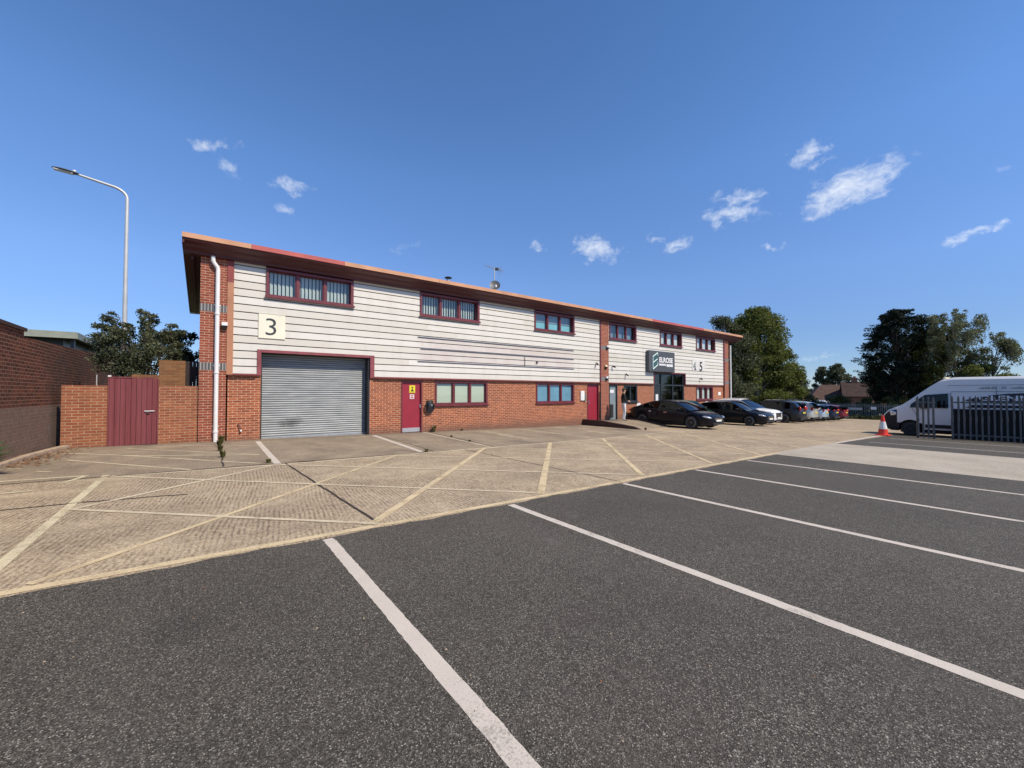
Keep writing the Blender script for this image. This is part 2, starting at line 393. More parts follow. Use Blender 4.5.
M['p_white'] = car_paint('white car paint', (.80, .80, .80))
M['p_grey'] = car_paint('dark grey car paint', (.030, .032, .036), .4)
M['p_silver'] = car_paint('silver car paint', (.52, .52, .48), .5)
M['p_ice'] = car_paint('pale blue silver car paint', (.42, .50, .56), .4)
M['p_navy'] = car_paint('navy car paint', (.008, .014, .04))
M['p_maroon'] = car_paint('maroon car paint', (.16, .012, .022))
M['p_green'] = car_paint('dark green car paint', (.010, .040, .022))
M['p_van'] = car_paint('white van paint', (.74, .74, .72))
M['tyre'] = plain('tyre rubber', (.022, .022, .022), .85)
M['alloy'] = plain('alloy wheel', (.45, .45, .46), .35, .8, var=.05)
M['chrome'] = plain('chrome trim', (.75, .75, .76), .15, 1, var=.02)
M['lamp_clear'] = plain('headlamp lens', (.62, .66, .70), .08, .6, var=.1, scale=20)
M['lamp_red'] = plain('red lamp lens', (.42, .02, .02), .15, var=.1)
M['plate_white'] = plain('white number plate', (.75, .75, .72), .4)
M['plate_yellow'] = plain('yellow number plate', (.70, .52, .06), .4)
M['cone_red'] = plain('orange red cone plastic', (.72, .045, .02), .45, var=.1, scale=6)
M['cone_white'] = plain('grey white reflective sleeve', (.68, .70, .68), .5)
M['navy_vinyl'] = plain('navy vinyl graphic', (.010, .012, .03), .3)
M['script_grey'] = plain('grey vinyl lettering', (.30, .33, .36), .4)
M['skin'] = plain('skin', (.55, .32, .22), .55, var=.05)
M['hair'] = plain('dark hair', (.03, .02, .015), .7)
M['top_black'] = plain('black jersey', (.012, .012, .014), .85, var=.3, scale=15)
M['trousers'] = plain('light grey trousers', (.66, .67, .66), .85, var=.08, scale=8)
M['shoe'] = plain('brown shoes', (.14, .06, .04), .6)
M['mesh_black'] = plain('black privacy sheet', (.010, .010, .011), .9)
M['amber'] = plain('warm white lamp housing', (.85, .72, .45), .35)

# ---------------------------------------------------------------- ground
def cuts(x0, x1, step=None):
    xs = {x0, x1} | {b for b in BREAKS if x0 < b < x1}
    if step:
        n = max(1, int(round((x1 - x0) / step))); xs |= {x0 + (x1 - x0) * i / n for i in range(n + 1)}
    return sorted(xs)
def sheet(name, x0, x1, y0, y1, off, mat, jag=None, kind='structure', step=None):
    mb = MB(); xs = cuts(x0, x1, step)
    def ytop(x): return y1 + (jag(x) if jag else 0)
    for a, b in zip(xs[:-1], xs[1:]):
        mb.face([(a, y0, ground_z(a) + off), (b, y0, ground_z(b) + off), (b, ytop(b), ground_z(b) + off), (a, ytop(a), ground_z(a) + off)], mat)
    o = mb.build(name, merge=True); return tag(o, kind=kind)
def strip_line(mb, pts, w, off, mat):
    P = [Vector(p) for p in pts]; Q = [P[0]]
    for a, b in zip(P[:-1], P[1:]):
        ts = [t for t in sorted((br - a.x) / (b.x - a.x) for br in BREAKS if b.x != a.x) if 0 < t < 1]
        Q += [a + (b - a) * t for t in ts] + [b]
    N = []
    for i in range(len(Q)):
        d = (Q[min(i + 1, len(Q) - 1)] - Q[max(i - 1, 0)]).normalized(); N.append(Vector((-d.y, d.x)) * w / 2)
    if len(Q) > 20: Z = [n * (1 + random.uniform(-.07, .07)) for n in N]; N = [n * (1 + random.uniform(-.07, .07)) for n in N]
    else: Z = N
    for i in range(len(Q) - 1):
        p = [Q[i] - N[i], Q[i + 1] - N[i + 1], Q[i + 1] + Z[i + 1], Q[i] + Z[i]]
        mb.face([(q.x, q.y, ground_z(q.x) + off) for q in p], mat)
sheet('ground', -400, 700, -500, 700, -.06, M['grass'])
sheet('concrete_yard', -3.6, 62, 4.2, 15.25, 0, M['yard'])
sheet('concrete_yard', 12.2, 62, -40, 4.2, 0, M['yard'])
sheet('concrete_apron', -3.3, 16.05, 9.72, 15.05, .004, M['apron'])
sheet('concrete_yard', -8.6, -3.6, -30, 26, 0, M['apron'])
sheet('concrete_yard', -3.6, -.12, 15.25, 26, 0, M['apron'])
sheet('concrete_yard', 32.2, 62, 15.25, 40, -.0, M['apron'])
jag = lambda x: .016 * math.sin(x * 5.1) + .012 * math.sin(x * 13.7 + 1) + .008 * math.sin(x * 31.3)
sheet('tarmac_car_park', -14, 12.15, -40, 4.415, .004, M['tarmac'], jag, step=.13)
sheet('tarmac_car_park', 17.35, 26.6, -40, 4.45, .004, M['tarmac'], jag, step=.2)
sheet('concrete_patch', 12.15, 17.35, -40, 4.55, .003, M['pale'], lambda x: .05 * math.sin(x * 3.3) + .03 * math.sin(x * 9))
# white bay lines on the tarmac
mb = MB()
for i, X in enumerate([-1.36, .99, 3.27, 5.66, 8.0, 10.33]): strip_line(mb, [(X - (.01 if i == 1 else .0), 4.37)] + [(X + (.035 if i == 1 else -.02) * (4.37 - q) / 5 , q) for q in np.arange(4.3, -.7, -.045)], .102, .0062, M['paint_white'])
for X in (19.35, 22.6): strip_line(mb, [(X, 4.0), (X + .2, -.8)], .10, .0062, M['paint_white'])
strip_line(mb, [(17.4, 4.5), (26.2, 4.72)], .12, .0062, M['paint_white'])
for pts in ([(1.25, 14.44), (1.19, 9.55)], [(4.8, 14.6), (4.44, 9.75)]): strip_line(mb, pts, .13, .0062, M['paint_white'])
tag(mb.build('bay_line_markings'), kind='structure')
mb = MB(); o_ = .0048
strip_line(mb, [(-3.2, 4.53), (-1.32, 4.53)], .10, o_, M['paint_yellow'])
strip_line(mb, [(-1.3, 4.51), (4.0, 4.50), (12.7, 4.52)], .10, o_, M['paint_yellow'])
strip_line(mb, [(-1.37, 9.85), (-1.34, 4.6)], .09, o_ + .001, M['paint_white_old'])
strip_line(mb, [(-1.3, 9.64), (1.2, 9.5), (6.3, 9.57), (11.4, 9.65), (14.5, 9.9), (17.6, 10.12), (21, 10.3)], .085, o_, M['paint_thin'])
for k, x in enumerate([-1.04, 1.5, 4.0, 6.53, 9.12, 11.65, 14.5, 17.1, 19.8]):
    strip_line(mb, [(x, 4.6), (x + 4.78, 9.56 + .03 * k)], [.07, .10, .115, .10, .09, .09, .08, .08, .08][k], o_ + .002, M['paint_yellow'])
strip_line(mb, [(-1.3, 7.21), (1.13, 9.51)], .075, o_ + .002, M['paint_thin'])
for k, (a, b) in enumerate([((-1.29, 9.68), (3.98, 4.71)), ((-1.3, 7.21), (1.57, 4.55)), ((1.21, 9.46), (6.49, 4.75)), ((3.68, 9.4), (9.15, 4.85)),
        ((6.4, 9.5), (11.6, 4.8)), ((8.95, 9.55), (13.9, 4.8)), ((11.5, 9.6), (16.5, 4.8)), ((14, 9.8), (19, 4.9))]):
    strip_line(mb, [a, b], .065, o_ + .003, M['paint_thin'])
tag(mb.build('yellow_hatched_box_markings'), kind='structure')
mb = MB()
for pts, w in (([(-3.0, 10.02), (-1.6, 9.95)], .10), ([(-1.62, 9.98), (-1.79, 9.29)], .07), ([(-2.3, 8.83), (-1.99, 8.86)], .07), ([(-2.85, 14.0), (-1.2, 12.43), (1.02, 11.24)], .06),
        ([(-1.6, 14.18), (1.02, 11.3)], .05), ([(-1.56, 12.75), (.9, 9.85)], .06), ([(-2.32, 12.41), (-1.03, 10.75), (-.22, 9.71)], .055), ([(-2.9, 11.56), (-2.72, 11.48)], .07),
        ([(-2.4, 10.9), (-2.2, 10.77)], .07), ([(-.6, 14.4), (1.2, 13.2)], .05), ([(-2.9, 9.0), (-2.55, 8.93)], .06)):
    strip_line(mb, pts, w, .0078, M['paint_white_old'])
for pts, w in (([(6.87, 15.0), (6.52, 9.7)], .07), ([(8.94, 12.78), (8.85, 10.89)], .07), ([(13.28, 12.18), (13.1, 10.67)], .1), ([(9.2, 14.4), (9.1, 12)], .07), ([(11.3, 14.2), (11.2, 10.2)], .07)):
    strip_line(mb, pts, w, .0078, M['paint_thin'])
tag(mb.build('faded_apron_markings'), kind='structure')
mb = MB()
def wob(pts, w, amp=.02):
    out = []
    for (xa, ya), (xb, yb) in zip(pts[:-1], pts[1:]):
        n = max(2, int(math.hypot(xb - xa, yb - ya) / .35))
        for i in range(n): t = i / n; out.append((xa + (xb - xa) * t + random.uniform(-amp, amp), ya + (yb - ya) * t + random.uniform(-amp, amp)))
    out.append(pts[-1]); strip_line(mb, out, w, .0065, M['joint'])
wob([(1.33, 9.6), (1.57, 4.6)], .032, .008); wob([(-3, 9.68), (5.2, 9.62)], .03); wob([(1.56, 9.62), (1.9, 9.6)], .06); wob([(.3, 14.4), (.28, 9.8)], .035)
wob([(5.0, 14.6), (4.75, 9.7)], .03); wob([(7.1, 14.9), (6.65, 9.7)], .035); wob([(-1.3, 7.63), (-.2, 7.4)], .03); wob([(5.6, 9.55), (5.75, 4.5)], .02, .01)
wob([(-3.2, 7.62), (-1.3, 7.6)], .03); wob([(9.85, 9.6), (9.95, 4.5)], .018, .01)
tag(mb.build('slab_joints'), kind='structure')

mb = MB()
for k in range(260):
    q = random.random() ** 1.6; x = random.uniform(-2, 9); y = random.uniform(.6, 4.3) if k % 3 else random.uniform(4.5, 9.5); r = random.uniform(.002, .0055); z = ground_z(x) + .005
    mb.blob((x, y, z + r * .4), (r * random.uniform(.8, 1.6), r, r * .7), M['stone_kerb' if k % 4 else 'dry_leaf'], None, 6, 4)
tag(mb.build('grit'), 'loose grit and tiny leaf fragments scattered over the tarmac and concrete', 'grit', kind='stuff')
SKYTINT = (1.0, 1.0, 1.0); CLOUDCOL = (6.6, 6.9, 7.3)
# ---------------------------------------------------------------- main building
FY = 15.0
def wall_grid(mb, x0, x1, z0, z1, y0, y1, openings, mat):
    xs = sorted({x0, x1} | {q for o in openings for q in o[:2] if x0 < q < x1}); zs = sorted({z0, z1} | {q for o in openings for q in o[2:] if z0 < q < z1})
    def solid(i, j):
        if not (0 <= i < len(xs) - 1 and 0 <= j < len(zs) - 1): return False
        cx = (xs[i] + xs[i + 1]) / 2; cz = (zs[j] + zs[j + 1]) / 2
        return not any(o[0] < cx < o[1] and o[2] < cz < o[3] for o in openings)
    for i in range(len(xs) - 1):
        for j in range(len(zs) - 1):
            if not solid(i, j): continue
            a, b, c, d = xs[i], xs[i + 1], zs[j], zs[j + 1]
            mb.face([(a, y0, c), (b, y0, c), (b, y0, d), (a, y0, d)], mat); mb.face([(a, y1, c), (a, y1, d), (b, y1, d), (b, y1, c)], mat)
            if not solid(i - 1, j): mb.face([(a, y0, c), (a, y0, d), (a, y1, d), (a, y1, c)], mat)
            if not solid(i + 1, j): mb.face([(b, y0, c), (b, y1, c), (b, y1, d), (b, y0, d)], mat)
            if not solid(i, j - 1): mb.face([(a, y0, c), (a, y1, c), (b, y1, c), (b, y0, c)], mat)
            if not solid(i, j + 1): mb.face([(a, y0, d), (b, y0, d), (b, y1, d), (a, y1, d)], mat)
B = thing('industrial_unit', 'long two storey trade unit with red brick base, white boarded upper storey and burgundy eaves', 'building', (0, 0, 0))
SH = (1.36, 4.76, -1, 2.78); ENT = (22.5, 26.0, -1, 2.76)
low = [SH, (5.96, 6.84, -1, 1.98), (7.39, 9.94, 1.0, 2.0), (12.76, 15.37, 1.0, 2.0), (16.37, 17.3, -1, 1.98), (18.18, 18.9, -1, 1.97), (19.52, 20.75, .96, 1.97), ENT, (27.55, 29.9, 1.0, 1.97)]
up = [(1.46, 4.15), (6.7, 9.47), (12.62, 15.35), (18.14, 20.64), (23.1, 25.66), (27.5, 30.2)]
UZ = (4.58, 5.50)
mb = MB(); wall_grid(mb, .5, 17.42, -1.2, 2.06, FY, FY + .3, low, M['brick']); wall_grid(mb, 18.08, 31.45, -1.2, 2.06, FY, FY + .3, low, M['brick'])
mb.box(-.16, .1, FY + .3, 21, -1.2, 4.8, M['brick']); mb.box(31.9, 32.2, FY + .3, 21, -1.2, 4.8, M['brick'])
mb.box(.1, 31.9, 20.7, 21, -1.2, 4.9, M['brick'])
for x0 in (-.16, 31.9):
    mb.prism([(x0, FY + .3, 4.8), (x0, 21, 4.8), (x0, 21, 4.88), (x0, FY + .3, 5.62)], (.26 if x0 < 0 else .3, 0, 0), M['brick'])
mb.build('wall', B)
def pier(x0, x1, yf):
    mb = MB(); zb = [2.18, 2.40, 3.92, 4.14]
    mb.box(x0, x1, yf, FY + .3, -1.2, zb[0], M['brick_pier']); mb.box(x0, x1, yf, FY + .3, zb[1], zb[2], M['brick_pier']); mb.box(x0, x1, yf, FY + .3, zb[3], 5.62, M['brick_pier'])
    mb.box(x0 - .004, x1 + .004, yf - .004, FY + .3, zb[0], zb[1], M['soldier']); mb.box(x0 - .004, x1 + .004, yf - .004, FY + .3, zb[2], zb[3], M['soldier'])
    return mb.build('brick_pier', B)
pier(-.19, .46, 14.93); pier(17.42, 18.08, 14.93); pier(31.62, 32.25, 14.93)
mb = MB(); mb.box(.46, .62, 14.90, FY + .02, 2.06, 4.86, M['flash_tan']); mb.box(.46, .62, 14.90, FY + .02, 4.86, 5.52, M['flash_shade']); mb.build('corner_flashing', B)  # top length coloured darker for the eave's shadow
mb = MB(); mb.box(17.34, 17.42, 14.90, FY + .02, 2.06, 5.52, M['burgundy']); mb.build('corner_flashing', B)
mb = MB(); mb.box(31.45, 31.62, 14.90, FY + .02, 2.06, 5.52, M['burgundy']); mb.build('corner_flashing', B)
# cladding boards
def boards(x0, x1, ops):
    mb = MB(); P = .24; z = 2.10
    while z < 5.56:
        za, zb = z, min(z + P - .030, 5.56)
        zc = sorted({za, zb} | {q for o in ops for q in o[2:] if za < q < zb})
        for a, b in zip(zc[:-1], zc[1:]):
            if b - a < .012: continue
            m = (a + b) / 2; iv = [(x0, x1)]
            for o in ops:
                if o[2] < m < o[3]:
                    nv = []
                    for s, e in iv:
                        if o[1] <= s or o[0] >= e: nv.append((s, e)); continue
                        if o[0] > s: nv.append((s, o[0]))
                        if o[1] < e: nv.append((o[1], e))
                    iv = nv
            ya = 14.945 + .012 * (a - za) / P; yb = 14.945 + .012 * (b - za) / P
            for s, e in iv:
                mb.prism_x([(ya, a), (14.99, a), (14.99, b), (yb, b)], s, e, M['clad'])
        z += P
    mb.build('cladding', B)
upo = [(a, b, UZ[0], UZ[1] + .2) for a, b in up]
boards(.62, 17.34, upo + [(1.27, 4.90, -1, 2.86)]); boards(18.08, 31.45, upo + [(22.4, 26.1, -1, 2.84)])
mb = MB()
wall_grid(mb, .46, 17.42, 2.06, 5.62, FY - .008, FY + .3, [SH] + upo, M['dark_gap']); wall_grid(mb, 18.08, 31.62, 2.06, 5.62, FY - .008, FY + .3, [ENT] + upo, M['dark_gap'])
mb.build('backing_wall', B)
# drip flashing at foot of the cladding
for a, b in ((.46, 1.245), (4.915, 17.42), (18.08, 22.395), (26.105, 31.62)):
    mb = MB(); mb.prism_x([(14.88, 2.045), (14.985, 2.05), (14.985, 2.10), (14.94, 2.10)], a, b, M['burgundy']); mb.build('drip_flashing', B)
# eaves, capping and roof
EX0, EX1 = -.61, 33.66
mb = MB()
mb.prism_x([(14.47, 5.85), (14.50, 5.80), (14.62, 5.74), (14.66, 5.68), (14.78, 5.60), (14.80, 5.53), (15.06, 5.53), (15.06, 5.90), (14.47, 5.90)], EX0 + .02, EX1 - .02, M['eave'])
mb.build('eaves', B)
xs = [EX0, 1.03, 3.72, 21.6, 27.7, EX1]
for i, c in enumerate(('cap_tan', 'cap_red', 'cap_tan', 'cap_red', 'cap_tan')):
    mb = MB(); n = max(1, int((xs[i + 1] - xs[i]) / 3)); d = (xs[i + 1] - xs[i]) / n
    for k in range(n):
        mb.prism_x([(14.45, 5.865), (14.49, 5.865), (14.49, 5.98), (14.75, 5.965), (14.75, 5.985), (14.46, 6.005), (14.45, 6.0)], xs[i] + k * d, xs[i] + (k + 1) * d - .008, M[c])
    o = mb.build('capping', B)
    if c == 'cap_red': o['label'] = 'redder stretch of capping'
rz = lambda y: 6.0 - (y - 14.45) * .138
mb = MB(); mb.prism_x([(14.76, rz(14.76) - .01), (21.3, rz(21.3)), (21.3, rz(21.3) - .12), (14.76, rz(14.76) - .13)], EX0 + .03, EX1 - .03, M['roof_sheet']); mb.build('roof', B)
for x0, x1 in ((EX0, EX0 + .05), (EX1 - .05, EX1)):
    mb = MB(); mb.prism_x([(14.50, 5.99), (21.35, rz(21.35) + .01), (21.35, rz(21.35) - .18), (21.1, rz(21.35) - .20), (14.50, 5.72)], x0, x1, M['eave'])
    xa, xb = (x1, -.2) if x0 < 0 else (32.25, x0)
    mb.prism_x([(15.0, 5.60), (21.3, rz(21.3) - .15), (21.3, rz(21.3) - .20), (15.0, 5.55)], xa + .004, xb - .004, M['eave'])
    if x0 < 0:
        mb.prism_x([(15.0, 5.56), (21.0, rz(21.3) - .2), (21.0, rz(21.3) - .3), (15.0, 5.42)], -.42, -.36, M['eave'])
    mb.build('verge_board', B)
mb = MB(); mb.prism_x([(21.352, 4.92), (21.5, 4.96), (21.5, 4.86), (21.45, 4.8), (21.38, 4.8), (21.352, 4.86)], EX0, EX1, M['white_plastic']); mb.build('gutter', B)
# roller shutter
mb = MB(); n = 37; ys = 15.33
for k in range(n):
    a = 2.78 / n * k; h = 2.78 / n
    mb.prism_x([(ys, a), (ys - .012, a + h * .25), (ys - .012, a + h * .6), (ys + .004, a + h * .92), (ys + .012, a + h)], 1.40, 4.72, M['shutter'])
mb.prism_x([(ys - .02, -.1), (ys + .03, -.1), (ys + .03, .06), (ys - .02, .06)], 1.38, 4.74, M['steel'])
mb.box(1.40, 4.72, ys + .02, ys + .04, -.1, 2.9, M['dark_gap'])
mb.build('roller_shutter', B)
mb = MB()
mb.box(1.25, 1.36, 14.915, 15.04, 2.05, 2.87, M['burgundy_pink']); mb.box(4.76, 4.91, 14.915, 15.04, 2.05, 2.87, M['burgundy_pink']); mb.box(1.36, 4.76, 14.915, 15.04, 2.78, 2.87, M['burgundy_pink'])
mb.box(1.342, 1.40, 15.10, 15.37, -.4, 2.78, M['black']); mb.box(4.70, 4.764, 14.995, 15.37, -.4, 2.78, M['black'])  # black strips put the jamb reveals' shade into the colour
mb.build('shutter_frame', B)
# windows
def window(x0, x1, z0, z1, kind, fm='burgundy', yf=14.91, cols=3):
    fw = .075; mb = MB(); m = M[fm]; yb = 15.12
    mb.box(x0, x0 + fw, yf, yb, z0, z1, m); mb.box(x1 - fw * 1.2, x1, yf, yb, z0, z1, m)
    mb.box(x0 + fw, x1 - fw * 1.2, yf, yb, z1 - fw, z1, m); mb.box(x0 + fw, x1 - fw * 1.2, yf, yb, z0, z0 + fw * .9, m)
    mb.box(x0 - .03, x1 + .03, yf - .05, yf - .002, z0 - .045, z0 + .02, m)
    W = (x1 - x0 - 2.2 * fw) / cols
    for k in range(1, cols): mb.box(x0 + fw + W * k - .04, x0 + fw + W * k + .04, 15.0, yb - .004, z0 + fw * .9, z1 - fw, m)
    for k in range(cols):                           # opening light sub frames
        a = x0 + fw + W * k + (.04 if k else 0); b = x0 + fw + W * (k + 1) - (.04 if k < cols - 1 else 0)
        for (p, q, r_, s_) in ((a, b, z0 + fw * .9, z0 + fw * .9 + .03), (a, b, z1 - fw - .03, z1 - fw), (a, a + .03, z0 + .1, z1 - fw - .03), (b - .03, b, z0 + .1, z1 - fw - .03)):
            mb.box(p, q, 15.03, yb - .008, r_, s_, m)
    w = mb.build('window', B)
    mb = MB(); mb.face([(x0 + .05, 15.075, z0 + .05), (x1 - .05, 15.075, z0 + .05), (x1 - .05, 15.075, z1 - .05), (x0 + .05, 15.075, z1 - .05)], M['glass_dark' if kind == 'dark' else 'glass'])
    mb.build('pane', w)
    mb = MB(); yb2 = 15.09 if kind in ('frost', 'blue') else 15.14
    if kind in ('vertical', 'vertical_white'):
        x = x0 + .06; mt = M['blind' if kind == 'vertical' else 'blind_white']
        while x < x1 - .06:
            a = .5 + random.uniform(-.12, .12); mb.box(-.048, .048, -.002, .002, z0 + .04 + random.uniform(0, .01), z1 - .04, mt, Matrix.Translation((x, yb2 + .03, 0)) @ Matrix.Rotation(a, 4, 'Z')); x += .115
        mb.build('vertical_blind', w)
    elif kind == 'frost': mb.face([(x0 + .05, yb2, z0), (x1 - .05, yb2, z0), (x1 - .05, yb2, z1 - .18), (x0 + .05, yb2, z1 - .18)], M['frost']); mb.face([(x0 + .05, yb2, z1 - .178), (x1 - .05, yb2, z1 - .178), (x1 - .05, yb2, z1), (x0 + .05, yb2, z1)], M['film_reflection']); mb.build('film_or_reflection', w)
    elif kind == 'blue':
        for k in range(3):
            a = x0 + .05 + (x1 - x0 - .1) / 3 * k; mb.face([(a, yb2, z0), (a + (x1 - x0) / 3 - .04, yb2, z0), (a + (x1 - x0) / 3 - .04, yb2, z1), (a, yb2, z1)], M['film_blue'])
        mb.build('film_or_reflection', w)
    elif kind == 'bluecyan':
        mb.face([(x0 + .05, yb2, z0 + .42), (x1 - .05, yb2, z0 + .42), (x1 - .05, yb2, z1), (x0 + .05, yb2, z1)], M['film_reflection']); mb.face([(x0 + .05, yb2, z0), (x1 - .05, yb2, z0), (x1 - .05, yb2, z0 + .40), (x0 + .05, yb2, z0 + .40)], M['film_cyan']); mb.build('film_or_reflection', w)
    elif kind == 'grey': mb.face([(x0 + .05, yb2 + .1, z0), (x1 - .05, yb2 + .1, z0), (x1 - .05, yb2 + .1, z1), (x0 + .05, yb2 + .1, z1)], M['film_reflection']); mb.build('film_or_reflection', w)  # sheet colours in the reflections of this clear window
    elif kind == 'drapes':
        for k in range(3):
            a = x0 + .09 + W * k; mb.box(a, a + W * .78, yb2, yb2 + .02, z0 + .05, z1 - .04 - .05 * (k == 1), M['blind_white'])
        mb.build('roller_blind', w)
    elif kind == 'dark':
        for a in np.arange(x0 + .45, x1, .17): mb.box(a, a + .09, yb2 + .1, yb2 + .13, z0, z1, M['curtain'])
        mb.build('curtain', w)
    mb = MB(); yr = 15.75                             # the dim room behind
    mb.box(x0 - .1, x1 + .1, yr, yr + .03, z0 - .1, z1 + .1, M['room']); mb.build('room_wall', w)
    return w
for (a, b), k in zip(up, ('vertical', 'vertical', 'bluecyan', 'grey', 'drapes', 'drapes')): window(a, b, *UZ, k)
wl = window(7.39, 9.94, 1.0, 2.0, 'frost', yf=14.97); window(12.76, 15.37, 1.0, 2.0, 'blue', yf=14.97)
window(19.52, 20.75, .96, 1.97, 'dark', 'frame_dark', yf=14.97, cols=2); window(27.55, 29.9, 1.0, 1.97, 'drapes', yf=14.97)
mb = MB()                                            # small dark figure emblem stuck inside the middle pane
for bx in ((8.66, 8.74, 1.62, 1.72), (8.58, 8.68, 1.5, 1.62), (8.66, 8.76, 1.44, 1.5), (8.62, 8.67, 1.26, 1.44), (8.72, 8.80, 1.60, 1.64)): mb.box(bx[0], bx[1], 15.145, 15.155, bx[2], bx[3], M['film_reflection'])
mb.build('sticker', wl)
# doors
def door(x0, x1, z1, zk, leaf, frame, kick=True, name='door'):
    f = MB(); fw = .06; m = M[frame]
    f.box(x0, x0 + fw, 14.985, 15.2, -.6, z1, m); f.box(x1 - fw, x1, 14.985, 15.2, -.6, z1, m); f.box(x0 + fw, x1 - fw, 14.985, 15.2, z1 - fw, z1, m)
    fr = f.build('door_frame', B)
    d = MB(); d.box(x0 + fw + .006, x1 - fw - .006, 15.06, 15.11, zk, z1 - fw - .006, M[leaf]); dr = d.build(name, B)
    if kick: k = MB(); k.box(x0 + fw + .012, x1 - fw - .012, 15.045, 15.058, zk + .01, zk + .17, M['pewter']); k.build('kick_plate', dr)
    return dr
d1 = door(5.96, 6.84, 1.98, -.03, 'red_door', 'burgundy')
mb = MB(); mb.box(6.32, 6.56, 15.05, 15.058, 1.50, 1.80, M['yellow'])
mb.box(6.40, 6.48, 15.046, 15.05, 1.70, 1.74, M['black']); mb.prism([(6.38, 15.05, 1.57), (6.50, 15.05, 1.57), (6.44, 15.05, 1.69)], (0, -.004, 0), M['black']); mb.box(6.35, 6.53, 15.046, 15.05, 1.53, 1.545, M['black'])
mb.build('warning_sign', d1)
mb = MB(); mb.box(6.345, 6.52, 15.05, 15.058, 1.27, 1.44, M['white_plastic']); mb.box(6.37, 6.49, 15.046, 15.05, 1.37, 1.41, M['lamp_red']); mb.box(6.37, 6.49, 15.046, 15.05, 1.30, 1.34, M['lamp_red']); mb.build('notice', d1)
mb = MB(); mb.box(6.74, 6.765, 15.0, 15.06, .92, 1.05, M['steel']); mb.build('handle', d1)
d2 = door(16.37, 17.3, 1.98, -.02, 'red_door', 'burgundy', False)
mb = MB(); mb.box(16.50, 16.53, 15.0, 15.06, .9, 1.1, M['steel']); mb.build('handle', d2)
d3 = door(18.18, 18.9, 1.97, -.02, 'grey_door', 'frame_dark', False)
mb = MB(); mb.box(18.28, 18.66, 15.045, 15.058, 1.50, 1.68, M['white_plastic']); mb.build('notice', d3)
mb = MB(); mb.box(18.30, 18.55, 15.0, 15.05, .12, .85, M['black_matt']); mb.build('letter_box', d3)
# glazed shop entrance
mb = MB(); zf = -.5
for x in (22.5, 23.30, 24.62, 25.88): mb.box(x, x + .10, 15.02, 15.14, zf, 2.76, M['frame_dark'])
for z in (zf, 1.96, 2.68): mb.box(22.6, 25.88, 15.03, 15.13, z, z + .09, M['frame_dark'])
mb.box(22.6, 23.3, 15.06, 15.10, zf + .09, 1.96, M['frame_dark']); mb.box(22.40, 22.497, 14.92, 15.05, 2.05, 2.84, M['burgundy']); mb.box(26.003, 26.10, 14.92, 15.05, 2.05, 2.84, M['burgundy']); mb.box(22.497, 26.003, 14.92, 15.05, 2.765, 2.84, M['burgundy'])
en = mb.build('entrance_frame', B)
mb = MB(); mb.face([(22.6, 15.08, zf), (25.9, 15.08, zf), (25.9, 15.08, 2.7), (22.6, 15.08, 2.7)], M['glass_dark']); mb.build('pane', en)
mb = MB(); mb.box(22.75, 23.02, 15.04, 15.058, .98, 1.42, M['white_plastic']); mb.build('notice', en)
mb = MB(); mb.box(24.8, 25.8, 15.2, 15.22, .9, 1.05, M['white_plastic']); mb.box(24.8, 25.8, 15.2, 15.22, 1.1, 1.8, M['navy_vinyl']); mb.box(23.5, 24.5, 15.2, 15.22, 1.6, 1.85, M['palisade']); mb.box(22.4, 26.2, 16.5, 16.55, -.6, 2.8, M['room']); mb.build('interior_panel', en)
# downpipes
def downpipe(x, z0, z1, y=14.86, top=True, mat='white_plastic', r=.058):
    mb = MB(); path = [(x, y, z0), (x, y, z1 - .42)]
    if top: path += [(x, y, z1 - .34), (x - .02, y - .01, z1 - .27), (x - .10, y - .03, z1 - .16), (x - .12, y - .04, z1 - .10), (x - .12, y - .04, z1 + .02)]
    mb.tube(path, r, M[mat], 12)
    z = z0 + .35
    while z < z1 - .4: mb.tube([(x, y, z), (x, y, z + .05)], r + .014, M[mat], 12); z += 1.75
    for z in [q for q in (.5, 2.3, 4.1) if q < z1 - .6]: mb.box(x - r - .02, x + r + .02, y + r * .6, 14.93, z, z + .03, M[mat])
    return mb.build('downpipe', B, smooth=True)
downpipe(.22, -.02, 5.52); downpipe(32.42, -.7, 5.6, top=False); downpipe(17.36, -.1, 2.0, 14.93, False, 'black', .035)
# ---------------------------------------------------------------- things fixed to the building
def text_mesh(name, body, size, mat, M4, parent=None, extrude=.004, bold=0, align='LEFT', sx=1.0):
    cu = bpy.data.curves.new('txt', 'FONT'); cu.body = body; cu.size = size; cu.extrude = extrude; cu.offset = bold; cu.align_x = align; cu.resolution_u = 4
    to = bpy.data.objects.new('txt', cu); COL.objects.link(to); bpy.context.view_layer.update()
    me = bpy.data.meshes.new_from_object(to.evaluated_get(bpy.context.evaluated_depsgraph_get())); bpy.data.objects.remove(to); bpy.data.curves.remove(cu)
    me.transform(Matrix.Diagonal((sx, 1, 1, 1))); me.transform(M4); me.materials.clear(); me.materials.append(mat); me.name = name
    o = bpy.data.objects.new(name, me); COL.objects.link(o); o.parent = parent; return o
def facade(x, y, z): return Matrix.Translation((x, y, z)) @ Matrix.Rotation(R(90), 4, 'X')     # text facing -Y
t = thing('number_sign', 'square cream plate with a big black 3 above the roller shutter', 'sign', (1.64, 14.93, 3.62))
mb = MB(); mb.box(-.37, .37, -.012, .012, -.385, .385, M['cream_plate']); mb.build('panel', t)
text_mesh('numeral', '3', .78, M['dark_text'], facade(-.235, -.016, -.275), t, bold=-.006, sx=1.08)
t = thing('number_sign', 'cream plate with a faded 4 and a dark 5 right of the shop sign', 'sign', (27.75, 14.93, 3.42))
mb = MB(); mb.box(-.80, .90, -.006, .012, -.36, .42, M['plate_dull']); mb.build('panel', t)
